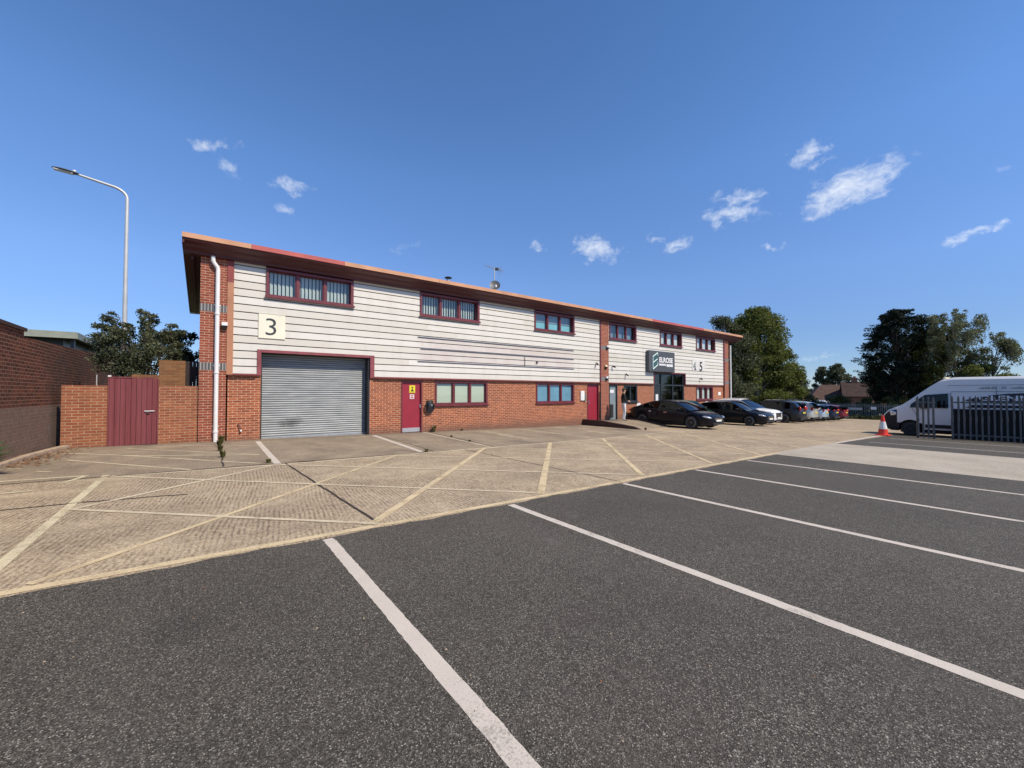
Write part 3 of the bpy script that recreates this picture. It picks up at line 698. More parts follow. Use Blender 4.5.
text_mesh('numeral', '4', .80, M['palisade_far'], facade(-.72, -.016, -.3), t); text_mesh('numeral', '5', .92, M['dark_text'], facade(.12, -.016, -.34), t, bold=.01)
mb = MB(); mb.prism([(-.52, -.022, -.3), (-.28, -.022, -.3), (-.50, -.022, -.12)], (0, -.004, 0), M['dark_text']); mb.build('residue', t)
t = thing('shop_sign', 'dark slate shop sign reading ELROSE above the glazed entrance', 'sign', (23.0, 14.78, 3.47))
mb = MB(); mb.box(-1.40, 1.42, -.06, .14, -.64, .66, M['sign_grey']); mb.build('panel', t, bevel=.01)
mb = MB()
mb.prism([(-1.02, -.064, -.5), (-.52, -.064, -.24), (-.52, -.064, .54), (-1.02, -.064, .28)], (0, -.003, 0), M['sign_green'])
for a, b in (((-1.02, -.5), (-1.02, .28)), ((-1.02, .28), (-.52, .54)), ((-.52, .54), (-.52, .36)), ((-1.02, -.10), (-.54, .15)), ((-1.02, -.5), (-.52, -.22)), ((-.52, -.22), (-.52, -.02))):
    mb.tube([(a[0], -.072, a[1]), (b[0], -.072, b[1])], .03, M['mint'], 6)
mb.build('emblem', t)
text_mesh('lettering', 'ELROSE', .44, M['white'], facade(-.34, -.066, -.03), t, bold=.012, sx=1.02)
mb = MB(); x = -.34
for k, w in enumerate((.07, .05, .08, .06, .07, .08, .05, .07, .06, 0, .05, .07, .09, .06, .08, .05, .08, .09)):
    if w: mb.box(x, x + w, -.070, -.062, -.24 - (.05 if k > 9 else 0), -.12, M['white'])
    x += w + .018 if w else .05
mb.build('strapline', t)
def rails():
    for z, n in ((3.70, 'topmost'), (3.25, 'middle'), (2.74, 'lowest')):
        mb = MB(); mb.box(6.62 + (.12 if n == 'middle' else 0), 15.3, 14.918, 14.94, z, z + .028, M['brown_dark']); mb.box(6.62 + (.12 if n == 'middle' else 0), 15.3, 14.905, 14.918, z + .012, z + .026, M['steel'])
        o = mb.build('sign_rail'); tag(o, n + ' of the three long bare sign rails left on the white boarding', 'rail', 'bare sign rails on the boarding')
rails()
t = thing('coiled_cable', 'thin wire with a small black clip hanging from the empty sign rails', 'cable', (12.0, 14.93, 3.2))
mb = MB(); mb.tube([(0, 0, 0), (.02, -.01, -.2), (-.01, -.01, -.45)], .012, M['black'], 6); mb.build('wire', t); mb = MB(); mb.box(.72, .80, -.03, .0, -.27, -.18, M['black']); mb.build('clip', t)
t = thing('charging_point', 'black wall mounted charger with a coiled cable beside the crimson door', 'charger', (7.14, 15.0, .96))
mb = MB(); mb.box(-.11, .11, -.12, 0, -.2, .24, M['black']); mb.blob((0, -.12, .02), (.1, .03, .19), M['black'], nu=14, nv=8); mb.build('housing', t, smooth=True)
mb = MB()
for k in range(6):
    rr = .17 + .012 * (k % 3); mb.tube([(rr * math.cos(a) * (.95 + .03 * math.sin(a * 3 + k)) - .02, -.05 - .025 * (k % 3) - .02 * (k // 3), rr * 1.15 * math.sin(a) - .02) for a in np.linspace(0, 2 * math.pi, 25)], .014, M['black'], 6)
mb.build('cable', t, smooth=True)
mb = MB(); mb.tube([(.03, -.15, .06), (.03, -.17, .06)], .05, M['palisade_far'], 12); mb.build('socket', t)
t = thing('meter_box', 'white round fronted meter box on the brick right of the blue window', 'meter box', (16.02, 15.0, 1.35))
mb = MB(); mb.box(-.2, .1, -.07, 0, -.26, .26, M['white_plastic']); mb.build('housing', t, bevel=.02); mb = MB(); mb.box(.104, .17, -.1, 0, -.3, .12, M['palisade_far']); mb.build('pipe', t)
def flood(x, z, label, y=14.93, amber=False, down=True):
    t = thing('wall_light', label, 'light', (x, y, z), group='lights on the brick piers')
    mb = MB(); mb.box(-.075, .075, -.10, 0, -.05, .06, M['amber' if amber else 'white_plastic']); mb.build('housing', t, bevel=.01)
    mb = MB(); mb.prism([(-.075, -.12, -.052), (.075, -.12, -.052), (.05, -.05, -.17), (-.05, -.05, -.17)], (0, .04, 0), M['black']); mb.build('sensor', t)
flood(.40, 3.56, 'small white security light beside the downpipe on the left brick pier', 14.90)
flood(17.92, 4.10, 'white wall lamp highest on the middle brick pier')
flood(17.78, 3.0, 'cream round wall lamp half way up the middle brick pier', amber=True)
flood(17.85, 2.36, 'white wall lamp lowest on the middle brick pier')
def cctv(x, y, z, d, label, dark=True):
    t = thing('security_camera', label, 'camera', (x, y, z), group='security cameras on the front wall')
    m = M['black' if dark else 'white_plastic']; v = Vector(d).normalized()
    mb = MB(); mb.tube([(0, 0, 0), (0, -.07, 0), (0, -.10, -.04)], .018, m, 8); mb.build('bracket', t, smooth=True)
    c = Vector((0, -.10, -.06)); mb = MB(); mb.tube([c - v * .08, c + v * .10], [.045, .04], m, 12); mb.build('body', t, smooth=True)
    mb = MB(); mb.tube([c + v * .10, c + v * .105], .034, M['black'], 12); mb.build('lens', t)
cctv(17.02, 14.94, 3.15, (-.4, -.7, -.4), 'black security camera on the white boarding just left of the middle pier')
cctv(18.42, 14.94, 3.05, (.5, -.7, -.3), 'grey security camera on the white boarding just right of the middle pier')
cctv(19.6, 14.94, 2.62, (0, -.8, -.4), 'small black security camera low on the boarding above the dark window')
cctv(28.0, 14.94, 2.55, (-.2, -.8, -.4), 'black security camera under the 4 and 5 plate')
for x, lab in ((20.9, 'white bay plate on the brick under the dark window by the saloon'), (29.0, 'white bay plate on the brick below the far ground floor window'), (30.9, 'small white plate on the brick near the far right pier')):
    o = MB(); o.box(-.19, .19, -.012, 0, -.12, .12, M['white_plastic']); tag(o.build('bay_plate', loc=(x, 14.998, .78 if x < 30 else 1.45)), lab, 'sign', 'bay plates on the brick wall')
t = thing('outside_tap', 'small brass and white tap low on the brick left of the roller shutter', 'tap', (.78, 15.0, .42))
mb = MB(); mb.tube([(0, 0, .12), (0, -.05, .12), (.05, -.07, .02), (.06, -.07, -.04)], .014, M['brown_dark'], 8); mb.build('pipe', t); mb = MB(); mb.blob((.07, -.07, -.08), (.03, .03, .035), M['white_plastic']); mb.build('cap', t)
# roof fittings
t = thing('flue', 'short metal flue with a dark cap on the roof', 'flue', (9.04, 17.0, 5.45))
mb = MB(); mb.tube([(0, 0, 0), (0, 0, 1.42)], .085, M['steel'], 16); mb.build('pipe', t, smooth=True); mb = MB(); mb.lathe([(.17, 1.47), (.175, 1.50), (.06, 1.54)], M['black']); mb.lathe([(.05, 1.40), (.05, 1.48)], M['black']); mb.build('cowl', t)
t = thing('television_aerial', 'thin pale mast with a spidery aerial above the dish', 'aerial', (10.62, 15.45, 5.72))
mb = MB(); mb.tube([(0, 0, 0), (0, 0, 1.62)], .022, M['pole'], 8); mb.build('mast', t)
mb = MB(); mb.tube([(-.45, .1, 1.66), (.42, -.1, 1.52)], .012, M['steel'], 6)
for k in range(9): q = -.42 + k * .1; mb.tube([(q, .1 - q * .1 - .13, 1.6 - q * .16 + .0), (q + .02, .1 - q * .1 + .13, 1.6 - q * .16)], .006, M['steel'], 5)
mb.box(.05, .22, -.05, .05, 1.52, 1.62, M['black']); mb.tube([(.32, -.2, 1.38), (.34, .16, 1.72)], .008, M['steel'], 5); mb.tube([(.36, .12, 1.34), (.30, -.1, 1.72)], .008, M['steel'], 5); mb.build('elements', t)
t = thing('satellite_dish', 'small dark grey mesh satellite dish clamped to the aerial mast', 'dish', (10.58, 15.35, 6.47))
Md = Matrix.Rotation(R(-32), 4, 'Z') @ Matrix.Rotation(R(72), 4, 'X')
mb = MB(); mb.lathe([(.02, -.02), (.1, -.012), (.18, .005), (.24, .03), (.245, .035), (.235, .033), (.17, .012), (.01, -.01)], M['palisade'], Md, 28); mb.build('reflector', t, smooth=True)
mb = MB(); mb.tube([(0, .02, -.12), (-.1, -.18, -.16), (-.12, -.22, -.08)], .012, M['steel'], 6); mb.box(-.15, -.08, -.27, -.19, -.14, -.04, M['white_plastic']); mb.build('receiver_arm', t)
mb = MB(); mb.tube([(0, .03, 0), (.03, .1, -.1)], .02, M['steel'], 8); mb.build('clamp', t)

# ---------------------------------------------------------------- access ramp
t = thing('access_ramp', 'concrete wheelchair ramp with dark brown edging up to the second crimson door', 'ramp', (0, 0, 0))
gz = ground_z
mb = MB(); P = [(16.14, 15, -.02), (16.14, 13.7, -.02), (16.14, 11.55, gz(16.14) + .006), (16.14, 11.5, -.5), (16.14, 15, -.5)]
Q = [(19.42, 15, -.02), (19.42, 13.9, -.03), (19.42, 12.0, gz(19.42) + .006), (19.42, 11.95, -.6), (19.42, 15, -.6)]
n = 5; mb.add(P + Q, [tuple(range(5)), tuple(range(5, 10))[::-1]] + [(i, i + 5, (i + 1) % 5 + 5, (i + 1) % 5) for i in range(5)], M['apron']); mb.build('ramp_slab', t)
for x0, pr in ((15.99, [(14.998, -.6), (14.998, .10), (13.7, .10), (11.75, -.08), (11.45, gz(16) + .02), (11.4, -.6)]), (19.43, [(14.998, -.7), (14.998, .08), (13.9, .06), (12.5, -.15), (12.1, gz(19.5) + .03), (12.05, -.7)])):
    mb = MB(); mb.prism_x(pr, x0, x0 + .145, M['brown_dark']); mb.build('edging_kerb', t)

# ---------------------------------------------------------------- boundary walls, gate, shed, street lamp
mb = MB(); mb.box(-3.36, -3.10, 2.0, 13.02, -.4, 2.80, M['brick_old']); mb.box(-3.40, -3.06, 2.0, 13.05, 2.80, 2.87, M['brown_dark'])
mb.prism([(-3.36, 13.02, -.4), (-3.36, 24.5, -.4), (-3.36, 24.5, 3.0), (-3.36, 13.02, 2.68)], (.26, 0, 0), M['brick_old'])
w = mb.build('boundary_wall'); tag(w, 'tall dark brick boundary wall with a grey lower half along the left side', 'wall')
mb = MB(); mb.box(-2.93, -2.09, 15.0, 15.22, -.3, 1.70, M['brick_garden']); tag(mb.build('low_brick_wall'), 'short orange brick wall left of the plum gate', 'wall', 'low brick walls either side of the gate')
mb = MB(); mb.box(-1.07, -.20, 15.0, 15.22, -.3, 1.70, M['brick_garden']); tag(mb.build('low_brick_wall'), 'short orange brick wall between the plum gate and the building', 'wall', 'low brick walls either side of the gate')
t = thing('yard_gate', 'plum coloured boarded timber gate with a metal bolt', 'gate', (0, 0, 0))
mb = MB()
for k in range(9): x = -2.06 + k * .107; mb.box(x, x + .099, 14.985 + .003 * (k % 2), 15.02, .09, 1.90 - .004 * (k % 3), M['gate'])
mb.box(-2.06, -1.1, 15.024, 15.03, .1, 1.88, M['brown_dark']); mb.build('boards', t); mb = MB(); mb.box(-2.085, -2.064, 14.97, 15.1, .05, 1.93, M['gate']); mb.box(-1.095, -1.072, 14.97, 15.1, .05, 1.88, M['gate']); mb.box(-2.06, -1.1, 14.972, 15.03, 1.905, 1.935, M['gate']); mb.build('gate_frame', t)
mb = MB(); mb.tube([(-1.36, 14.965, 1.0), (-1.15, 14.965, 1.0)], .014, M['steel'], 8); mb.box(-1.32, -1.25, 14.955, 14.985, .93, 1.02, M['brown_dark']); mb.build('bolt', t)
mb = MB(); mb.box(-2.09, -2.03, 14.96, 15.02, 1.93, 1.97, M['white_plastic']); mb.build('post_cap', t)
mb = MB(); mb.box(-1.12, -.52, 15.6, 15.82, -.4, 2.46, M['brick_back']); mb.box(-1.7, -1.122, 15.6, 15.82, -.4, 2.02, M['brick_back']); tag(mb.build('yard_wall'), 'tan brick wall stepping up behind the gate under the shrub', 'wall')
mb = MB()
for k in range(4): mb.box(-.515 + k * .085, -.436 + k * .085, 15.60, 15.63, -.3, 2.44 + .01 * (k % 2), M['dark_timber'])
mb.box(-.515, -.18, 15.635, 15.67, .4, .5, M['dark_timber']); mb.box(-.515, -.18, 15.635, 15.67, 2.2, 2.3, M['dark_timber'])
tag(mb.build('timber_screen'), 'near black upright timber screen between the tan wall and the building', 'fence')
mb = MB(); mb.tube([(-2.32, 15.1, 1.66), (-2.32, 15.1, 1.98)], .012, M['pole'], 6); tag(mb.build('metal_rod'), 'thin pale rod standing on the low wall left of the gate', 'rod')
t = thing('flat_roof_shed', 'flat roofed shed with a sage green fascia rising behind the dark boundary wall', 'shed', (0, 0, 0))
mb = MB(); mb.box(-9.5, -4.4, 24.4, 36, 3.98, 4.02, M['roof_sheet']); mb.build('roof', t)
mb = MB(); mb.box(-9.5, -4.38, 24.34, 24.4, 3.76, 4.03, M['canopy_edge']); mb.box(-4.4, -4.34, 24.4, 36, 3.76, 4.03, M['canopy_edge']); mb.build('fascia', t)
mb = MB(); mb.box(-9.3, -4.9, 25.2, 35.6, -.2, 3.9, M['frame_dark']); mb.build('wall', t)  # dark block stands in for the shade under the open canopy
for y in (24.8, 30, 35.5): mb = MB(); mb.box(-4.62, -4.5, y, y + .12, -.2, 3.97, M['frame_dark']); mb.build('post', t)
t = thing('street_lamp', 'tall grey street lamp with a curved arm behind the left wall', 'street lamp', (-2.79, 23.3, -.1))
mb = MB(); arc = [(0, 0, 0), (0, 0, 1.5), (0, 0, 6), (0, 0, 9.75)] + [(-.55 + .55 * math.cos(a), 0, 9.78 + .42 * math.sin(a)) for a in np.linspace(.15, 1.45, 8)] + [(-1.45, 0, 10.36)]
mb.tube(arc, [.11, .10, .075, .06] + [.055] * 8 + [.045], M['pole'], 14); mb.build('column', t, smooth=True)
mb = MB(); Ml = Matrix.Translation((-1.78, 0, 10.40)) @ Matrix.Rotation(R(4), 4, 'Y'); mb.blob((0, 0, 0), (.40, .16, .055), M['palisade'], Ml, 16, 8); mb.build('lamp_head', t, smooth=True)
mb = MB(); mb.box(-.33, .2, -.1, .1, -.062, -.04, M['white_plastic'], Ml); mb.build('lens', t); mb = MB(); mb.blob((-1.55, 0, 10.46), (.06, .06, .05), M['white_plastic']); mb.build('photocell', t)
# kerb along the foot of the boundary wall
pts = [(-3.16, 8.0), (-3.08, 10.5), (-3.06, 12.2), (-3.02, 13.2), (-2.90, 14.3), (-2.80, 14.92)]
mb = MB()
for (xa, ya), (xb, yb) in zip(pts[:-1], pts[1:]):
    vs = [(xa - .08, ya, .0), (xb - .08, yb, .0), (xb + .06, yb, .0), (xa + .06, ya, .0)]; mb.add([*vs, *[(p[0], p[1], gz(-3) + .09) for p in vs]], [(0, 1, 2, 3), (7, 6, 5, 4), (0, 4, 5, 1), (1, 5, 6, 2), (2, 6, 7, 3), (3, 7, 4, 0)], M['stone_kerb'])
tag(mb.build('kerb', merge=True, bevel=.01), kind='structure')
# ---------------------------------------------------------------- vehicles
def interp(tab, x):
    xs = [t[0] for t in tab]; ys = [t[1] for t in tab]; return float(np.interp(x, xs, ys))
def smooth_tab(tab, x, w=.05): return sum(interp(tab, x + d * w) for d in (-1, -.5, 0, .5, 1)) / 5
def make_wheel(root, x, y, r, rim='alloy'):
    s = 1 if y > 0 else -1; Mw = Matrix.Translation((x, y, r)) @ Matrix.Rotation(R(-90 * s), 4, 'X')
    mb = MB(); mb.lathe([(.08, -.10), (r * .60, -.09), (r * .60, .0), (.05, .01)], M['black_matt'], Mw, 20); wh = mb.build('wheel', root)
    mb = MB(); mb.lathe([(r * .68, -.11), (r * .94, -.11), (r, -.08), (r, .07), (r * .94, .105), (r * .76, .11), (r * .68, .085)], M['tyre'], Mw, 28); mb.build('tyre', wh, smooth=True)
    mb = MB(); mb.lathe([(r * .69, -.1), (r * .69, .09), (r * .65, .095), (r * .62, .06), (r * .62, -.1)], M[rim], Mw, 28)
    mb.lathe([(.06, .03), (.065, .075), (.03, .085)], M[rim], Mw, 14)
    for k in range(5):
        for dk in (-.13, .13):
            a = 2 * math.pi * k / 5; Mr = Mw @ Matrix.Rotation(a + dk, 4, 'Z'); mb.box(.05, r * .64, -.018, .018, .045, .078, M[rim], Mr)
    mb.build('rim', wh)
def make_car(spec, label, loc, rz, paint, rear=False, group='cars parked in front of the trade unit'):
    L, W, H = spec['L'], spec['W'], spec['H']; t = thing('parked_car', label, 'car', loc, rz, group); pm = M[paint]
    hl = L / 2; wx = spec['wheels']; wr = spec['r']; top = spec['deck']; roof = spec['roof']
    def hw(x):
        q = abs(x) / hl; e = 1 - .055 * max(0, q - .5) / .5
        if q > .76: e -= .27 * ((q - .76) / .24) ** 2.0
        if q > .93: e -= .10 * ((q - .93) / .07) ** 2
        return W / 2 * e
    def zb(x):
        z = .20 + .10 * max(0, (abs(x) / hl - .85) / .15)
        for c in wx:
            d = abs(x - c)
            if d < wr + .05: z = max(z, math.sqrt(max(0, (wr + .055) ** 2 - d * d)) + wr)
        return z
    st = sorted(set(np.round(np.concatenate([np.linspace(-hl, hl, 61)] + [c + (wr + .055) * np.cos(np.linspace(0, math.pi, 15)) for c in wx] + [np.array([-hl + .02, hl - .02, -hl + .06, hl - .06])]), 4)))
    def ring(x):
        w = hw(x); z0 = zb(x); zt = smooth_tab(top, x, .12); f = 1
        if abs(x) > hl - .05: f = .94
        pr = [(0, z0), (w * .86, z0), (w * .955, max(z0, .30)), (w * .995, max(z0 + .01, .46)), (w, max(z0 + .02, .60)), (w * .985, max(z0 + .03, zt - .13)), (w * .945, zt - .035), (w * .86, zt), (w * .5, zt + .028), (0, zt + .036)]
        pts = [(x, y * f if f < 1 else y, z if f == 1 else (z - .55) * .93 + .55) for y, z in pr]
        return pts + [(p[0], -p[1], p[2]) for p in pts[-2:0:-1]]
    rings = [ring(x) for x in st]; n = len(rings[0]); mb = MB(); fs = []; low = []
    for i in range(len(rings) - 1):
        for k in range(n):
            f = (i * n + k, i * n + (k + 1) % n, (i + 1) * n + (k + 1) % n, (i + 1) * n + k)
            (low if k in (0, 1, n - 2, n - 1) else fs).append(f)
    fs += [tuple(range(n))[::-1], tuple(range((len(rings) - 1) * n, len(rings) * n))]
    mb.add([p for r_ in rings for p in r_], fs, pm); mb.add([p for r_ in rings for p in r_], low, M['black_matt'])
    # cabin
    xr, xc, xa, xf = spec['cab']                     # rear base, rear roof edge, front roof edge, windscreen base
    cs = sorted(set(np.round(np.concatenate([np.linspace(xr, xc, 7), np.linspace(xc, xa, 13), np.linspace(xa, xf, 8)]), 4)))
    def cring(x):
        zt = smooth_tab(top, x, .12) - .012; zr = max(zt + .004, smooth_tab(roof, x, .07)); h = (zr - zt) / (H - .95)
        wb = hw(x) * .90; wt = W / 2 * (.90 - .20 * min(1, h))
        if x > xa or x < xc: wb *= 1 - .05 * (1 - min(1, h))
        pts = [(wb, zt), (wb + (wt - wb) * .85, zt + (zr - zt) * .80), (wt, zt + (zr - zt) * .93), (wt * .80, zr - .004), (wt * .4, zr + .012), (0, zr + .018)]
        pts = [(x, a, b) for a, b in pts]; return pts + [(p[0], -p[1], p[2]) for p in pts[-2::-1]]
    cr = [cring(x) for x in cs]; nc = len(cr[0]); gl = {'side_window': [], 'windscreen': [], 'rear_window': []}; bod = []
    for i in range(len(cs) - 1):
        xm = (cs[i] + cs[i + 1]) / 2
        for k in range(nc - 1):
            f = (i * nc + k, i * nc + k + 1, (i + 1) * nc + k + 1, (i + 1) * nc + k); side = k == 0 or k == nc - 2; edge = k in (1, nc - 3)
            if side and spec['win'][0] < xm < spec['win'][1] and not any(abs(xm - p) < .05 for p in spec['pillars']): gl['side_window'].append(f)
            elif 3 <= k + 1 <= nc - 3 and xm > xa + .01: gl['windscreen'].append(f)
            elif 3 <= k + 1 <= nc - 3 and xm < xc - .01 and xm > spec['rw']: gl['rear_window'].append(f)
            else: bod.append(f)
    allp = [p for r_ in cr for p in r_]; mb.add(allp, bod, pm); mb.build('body', t, smooth=True, angle=40, merge=True)
    sd = gl.pop('side_window'); parts = [('side_window', [f for f in sd if allp[f[0]][1] > 0]), ('side_window', [f for f in sd if allp[f[0]][1] < 0])] + list(gl.items())
    for nm, ff in parts:
        if ff: g = MB(); g.add(allp, ff, M['car_glass']); g.build(nm, t, smooth=True, merge=True)
    g = MB(); g.box(xr + .35, xf - .45, -W * .36, W * .36, .5, .96, M['black_matt'])
    for sx in (.15, -.75):
        for sy in (-.36, .36): g.box(sx - .08, sx + .06, sy - .22, sy + .22, .7, H - .30, M['black_matt']); g.blob((sx, sy, H - .25), (.06, .13, .10), M['black_matt'])
    g.build('interior', t)
    g = MB(); g.box(-hl + .35, hl - .45, -W / 2 * .80, W / 2 * .80, .14, .24, M['black_matt']); g.build('underside', t)
    for x in wx:
        for s in (1, -1): make_wheel(t, x, s * (W / 2 - .115), wr)
    zh = interp(top, hl - .25)
    for s in (1, -1):
        Mh = Matrix.Rotation(s * R(-38), 4, 'Z') @ Matrix.Rotation(R(12), 4, 'Y')
        g = MB(); g.blob((hl - .22, s * (hw(hl - .22) - .13), zh - .085), (.24, .13, .062), M['lamp_clear'], Mh, 14, 8); g.build('headlight', t, smooth=True)
        g = MB(); zl = spec['tail']; Mr = Matrix.Rotation(s * R(30), 4, 'Z'); g.blob((-hl + .085, s * (hw(-hl + .12) - .13), zl), (.085, .16, spec['tailh']), M['lamp_red'], Mr, 12, 8); g.build('tail_light', t, smooth=True)
        g = MB(); g.blob((xf - .55, s * (W / 2 + .03), smooth_tab(top, xf - .5) + .06), (.09, .11, .07), pm if paint != 'p_white' else M['black'], None, 12, 8); g.tube([(xf - .52, s * (W / 2 - .12), smooth_tab(top, xf - .5) + .0), (xf - .55, s * (W / 2 + .02), smooth_tab(top, xf - .5) + .04)], .02, M['black'], 6); g.build('wing_mirror', t, smooth=True)
        for xd in spec['doors']:
            g = MB(); g.box(xd - .09, xd + .09, s * (W / 2 * .985) - .012, s * (W / 2 * .985) + .022, interp(top, xd) - .17, interp(top, xd) - .14, M['chrome'] if spec.get('bright') else pm); g.build('door_handle', t)
        g = MB()
        for xd in spec['seams']: g.box(xd - .005, xd + .005, s * W / 2 * .96, s * (W / 2 + .001), .30, interp(top, xd) - .06, M['black_matt'])
        g.build('door_seam', t)
        g = MB(); g.box(hl - .33, hl - .16, s * (hw(hl - .2) - .30) - .14, s * (hw(hl - .2) - .30) + .14, .26, .33, M['chrome'] if spec.get('bright') else M['black']); g.build('lower_intake', t)
    g = MB(); g.box(hl - .10, hl + .012, -.38, .38, .44, zh - .11, M['black']); 
    for z in np.linspace(.47, zh - .14, 5): g.box(hl + .012, hl + .02, -.36, .36, z, z + .012, M['chrome'])
    g.build('grille', t); g = MB(); g.box(hl - .2, hl + .004, -.48, .48, .25, .36, M['black_matt']); g.build('front_bumper_vent', t)
    g = MB(); g.box(hl + .02, hl + .032, -.24, .24, .41, .50, M['plate_white']); g.build('number_plate', t)
    g = MB(); g.box(-hl - .025, -hl + .1, -.26, .26, spec.get('pz', .72), spec.get('pz', .72) + .11, M['plate_yellow']); g.build('number_plate', t)
    g = MB(); g.box(-hl - .02, -hl + .2, -W * .40, W * .40, .28, .42, M['black_matt']); g.build('rear_bumper', t)
    if spec.get('rails'):
        g = MB()
        for s in (1, -1): g.tube([(xc + .1, s * W * .35, H - .02), (xc + .2, s * W * .35, H + .035), (xa - .25, s * W * .35, H + .035), (xa - .1, s * W * .35, H - .02)], .016, M['chrome'], 6)
        g.build('roof_rail', t)
    if spec.get('cladding'):
        g = MB()
        for s in (1, -1):
            for a, b in ((wx[1] + wr + .08, wx[0] - wr - .08),): g.box(a, b, s * W / 2 * .955 - .03, s * W / 2 * .995 + .012, .20, .34, M['black_matt'])
        g.build('sill_trim', t)
    return t
SALOON = dict(L=4.92, W=1.88, H=1.45, wheels=(1.55, -1.36), r=.345, deck=[(-2.46, .78), (-2.40, .98), (-1.7, 1.02), (-.6, .985), (.7, .945), (1.3, .90), (2.0, .78), (2.35, .66), (2.46, .56)],
    roof=[(-2.2, .98), (-1.85, 1.06), (-.95, 1.38), (-.2, 1.45), (.3, 1.43), (.62, 1.35), (1.45, .93), (1.6, .9)], cab=(-2.0, -.95, .50, 1.45), win=(-1.45, 1.0), pillars=(-.35,), rw=-1.85, tail=.86, tailh=.07, doors=(.1, -.85), seams=(.78, -.3, -1.12), bright=True)
HATCH = dict(L=4.30, W=1.80, H=1.48, wheels=(1.32, -1.28), r=.33, deck=[(-2.15, .70), (-2.12, .98), (-1.7, 1.02), (0, .97), (.75, .94), (1.15, .90), (1.75, .80), (2.05, .70), (2.15, .58)],
    roof=[(-2.1, 1.0), (-1.98, 1.15), (-1.72, 1.38), (-1.0, 1.47), (-.1, 1.48), (.25, 1.43), (1.15, .93), (1.3, .9)], cab=(-2.04, -1.70, .20, 1.18), win=(-1.55, .85), pillars=(-.32,), rw=-2.02, tail=.95, tailh=.10, doors=(.2, -.85), seams=(.82, -.25, -1.15))
SUV = dict(L=4.60, W=1.90, H=1.68, wheels=(1.42, -1.32), r=.37, deck=[(-2.3, .72), (-2.27, 1.05), (-1.8, 1.10), (0, 1.06), (.8, 1.05), (1.15, 1.03), (1.9, .95), (2.2, .84), (2.3, .66)],
    roof=[(-2.25, 1.06), (-2.12, 1.25), (-1.85, 1.55), (-1.2, 1.65), (-.1, 1.68), (.3, 1.62), (1.15, 1.06), (1.3, 1.02)], cab=(-2.18, -1.82, .22, 1.2), win=(-1.72, .88), pillars=(-.30, -1.18), rw=-2.16, tail=1.08, tailh=.17, doors=(.2, -.85), seams=(.85, -.25, -1.2), rails=True, cladding=True)
CITY = dict(SUV); CITY.update(L=4.2, H=1.55)
FN, FNW = R(-90), R(90)         # nose towards the yard / nose towards the wall
def at(x, y, rz=FN): return (x, y, ground_z(x) + .004)
make_car(SALOON, 'sleek blue black saloon nearest the access ramp, nose out towards the yard', at(20.35, 12.35), FN - R(2), 'p_black')
make_car(HATCH, 'dark green hatchback parked tight along the wall behind the two black cars', at(23.75, 13.65), R(-2), 'p_green')
make_car(HATCH, 'black five door car with pale number plate parked nose out beside the white one', at(27.1, 12.25), FN - R(1), 'p_black2')
make_car(SUV, 'white sport utility car parked nose out between the black and dark grey cars', at(30.3, 13.1), FN - R(2), 'p_white')
make_car(SUV, 'dark grey sport utility car parked nose in, its rear lamps facing the yard', at(35.1, 13.2), FNW + R(1), 'p_grey')
make_car(CITY, 'pale silver car parked nose in beside the dark grey one', at(38.2, 13.15), FNW, 'p_silver')
make_car(HATCH, 'pale blue silver hatchback parked nose in, second from the end of the row', at(41.1, 13.3), FNW + R(1), 'p_ice')
make_car(HATCH, 'navy hatchback at the far end of the row', at(44.2, 13.4), FNW, 'p_navy')
make_car(HATCH, 'maroon car standing beyond the navy one near the far fence', at(48.2, 13.7), FNW, 'p_maroon')
make_car(SUV, 'white vehicle showing only its roof beyond the far fence', (66.5, 19.4, ground_z(66) + .5), R(160), 'p_white', group='vehicles beyond the far fence')

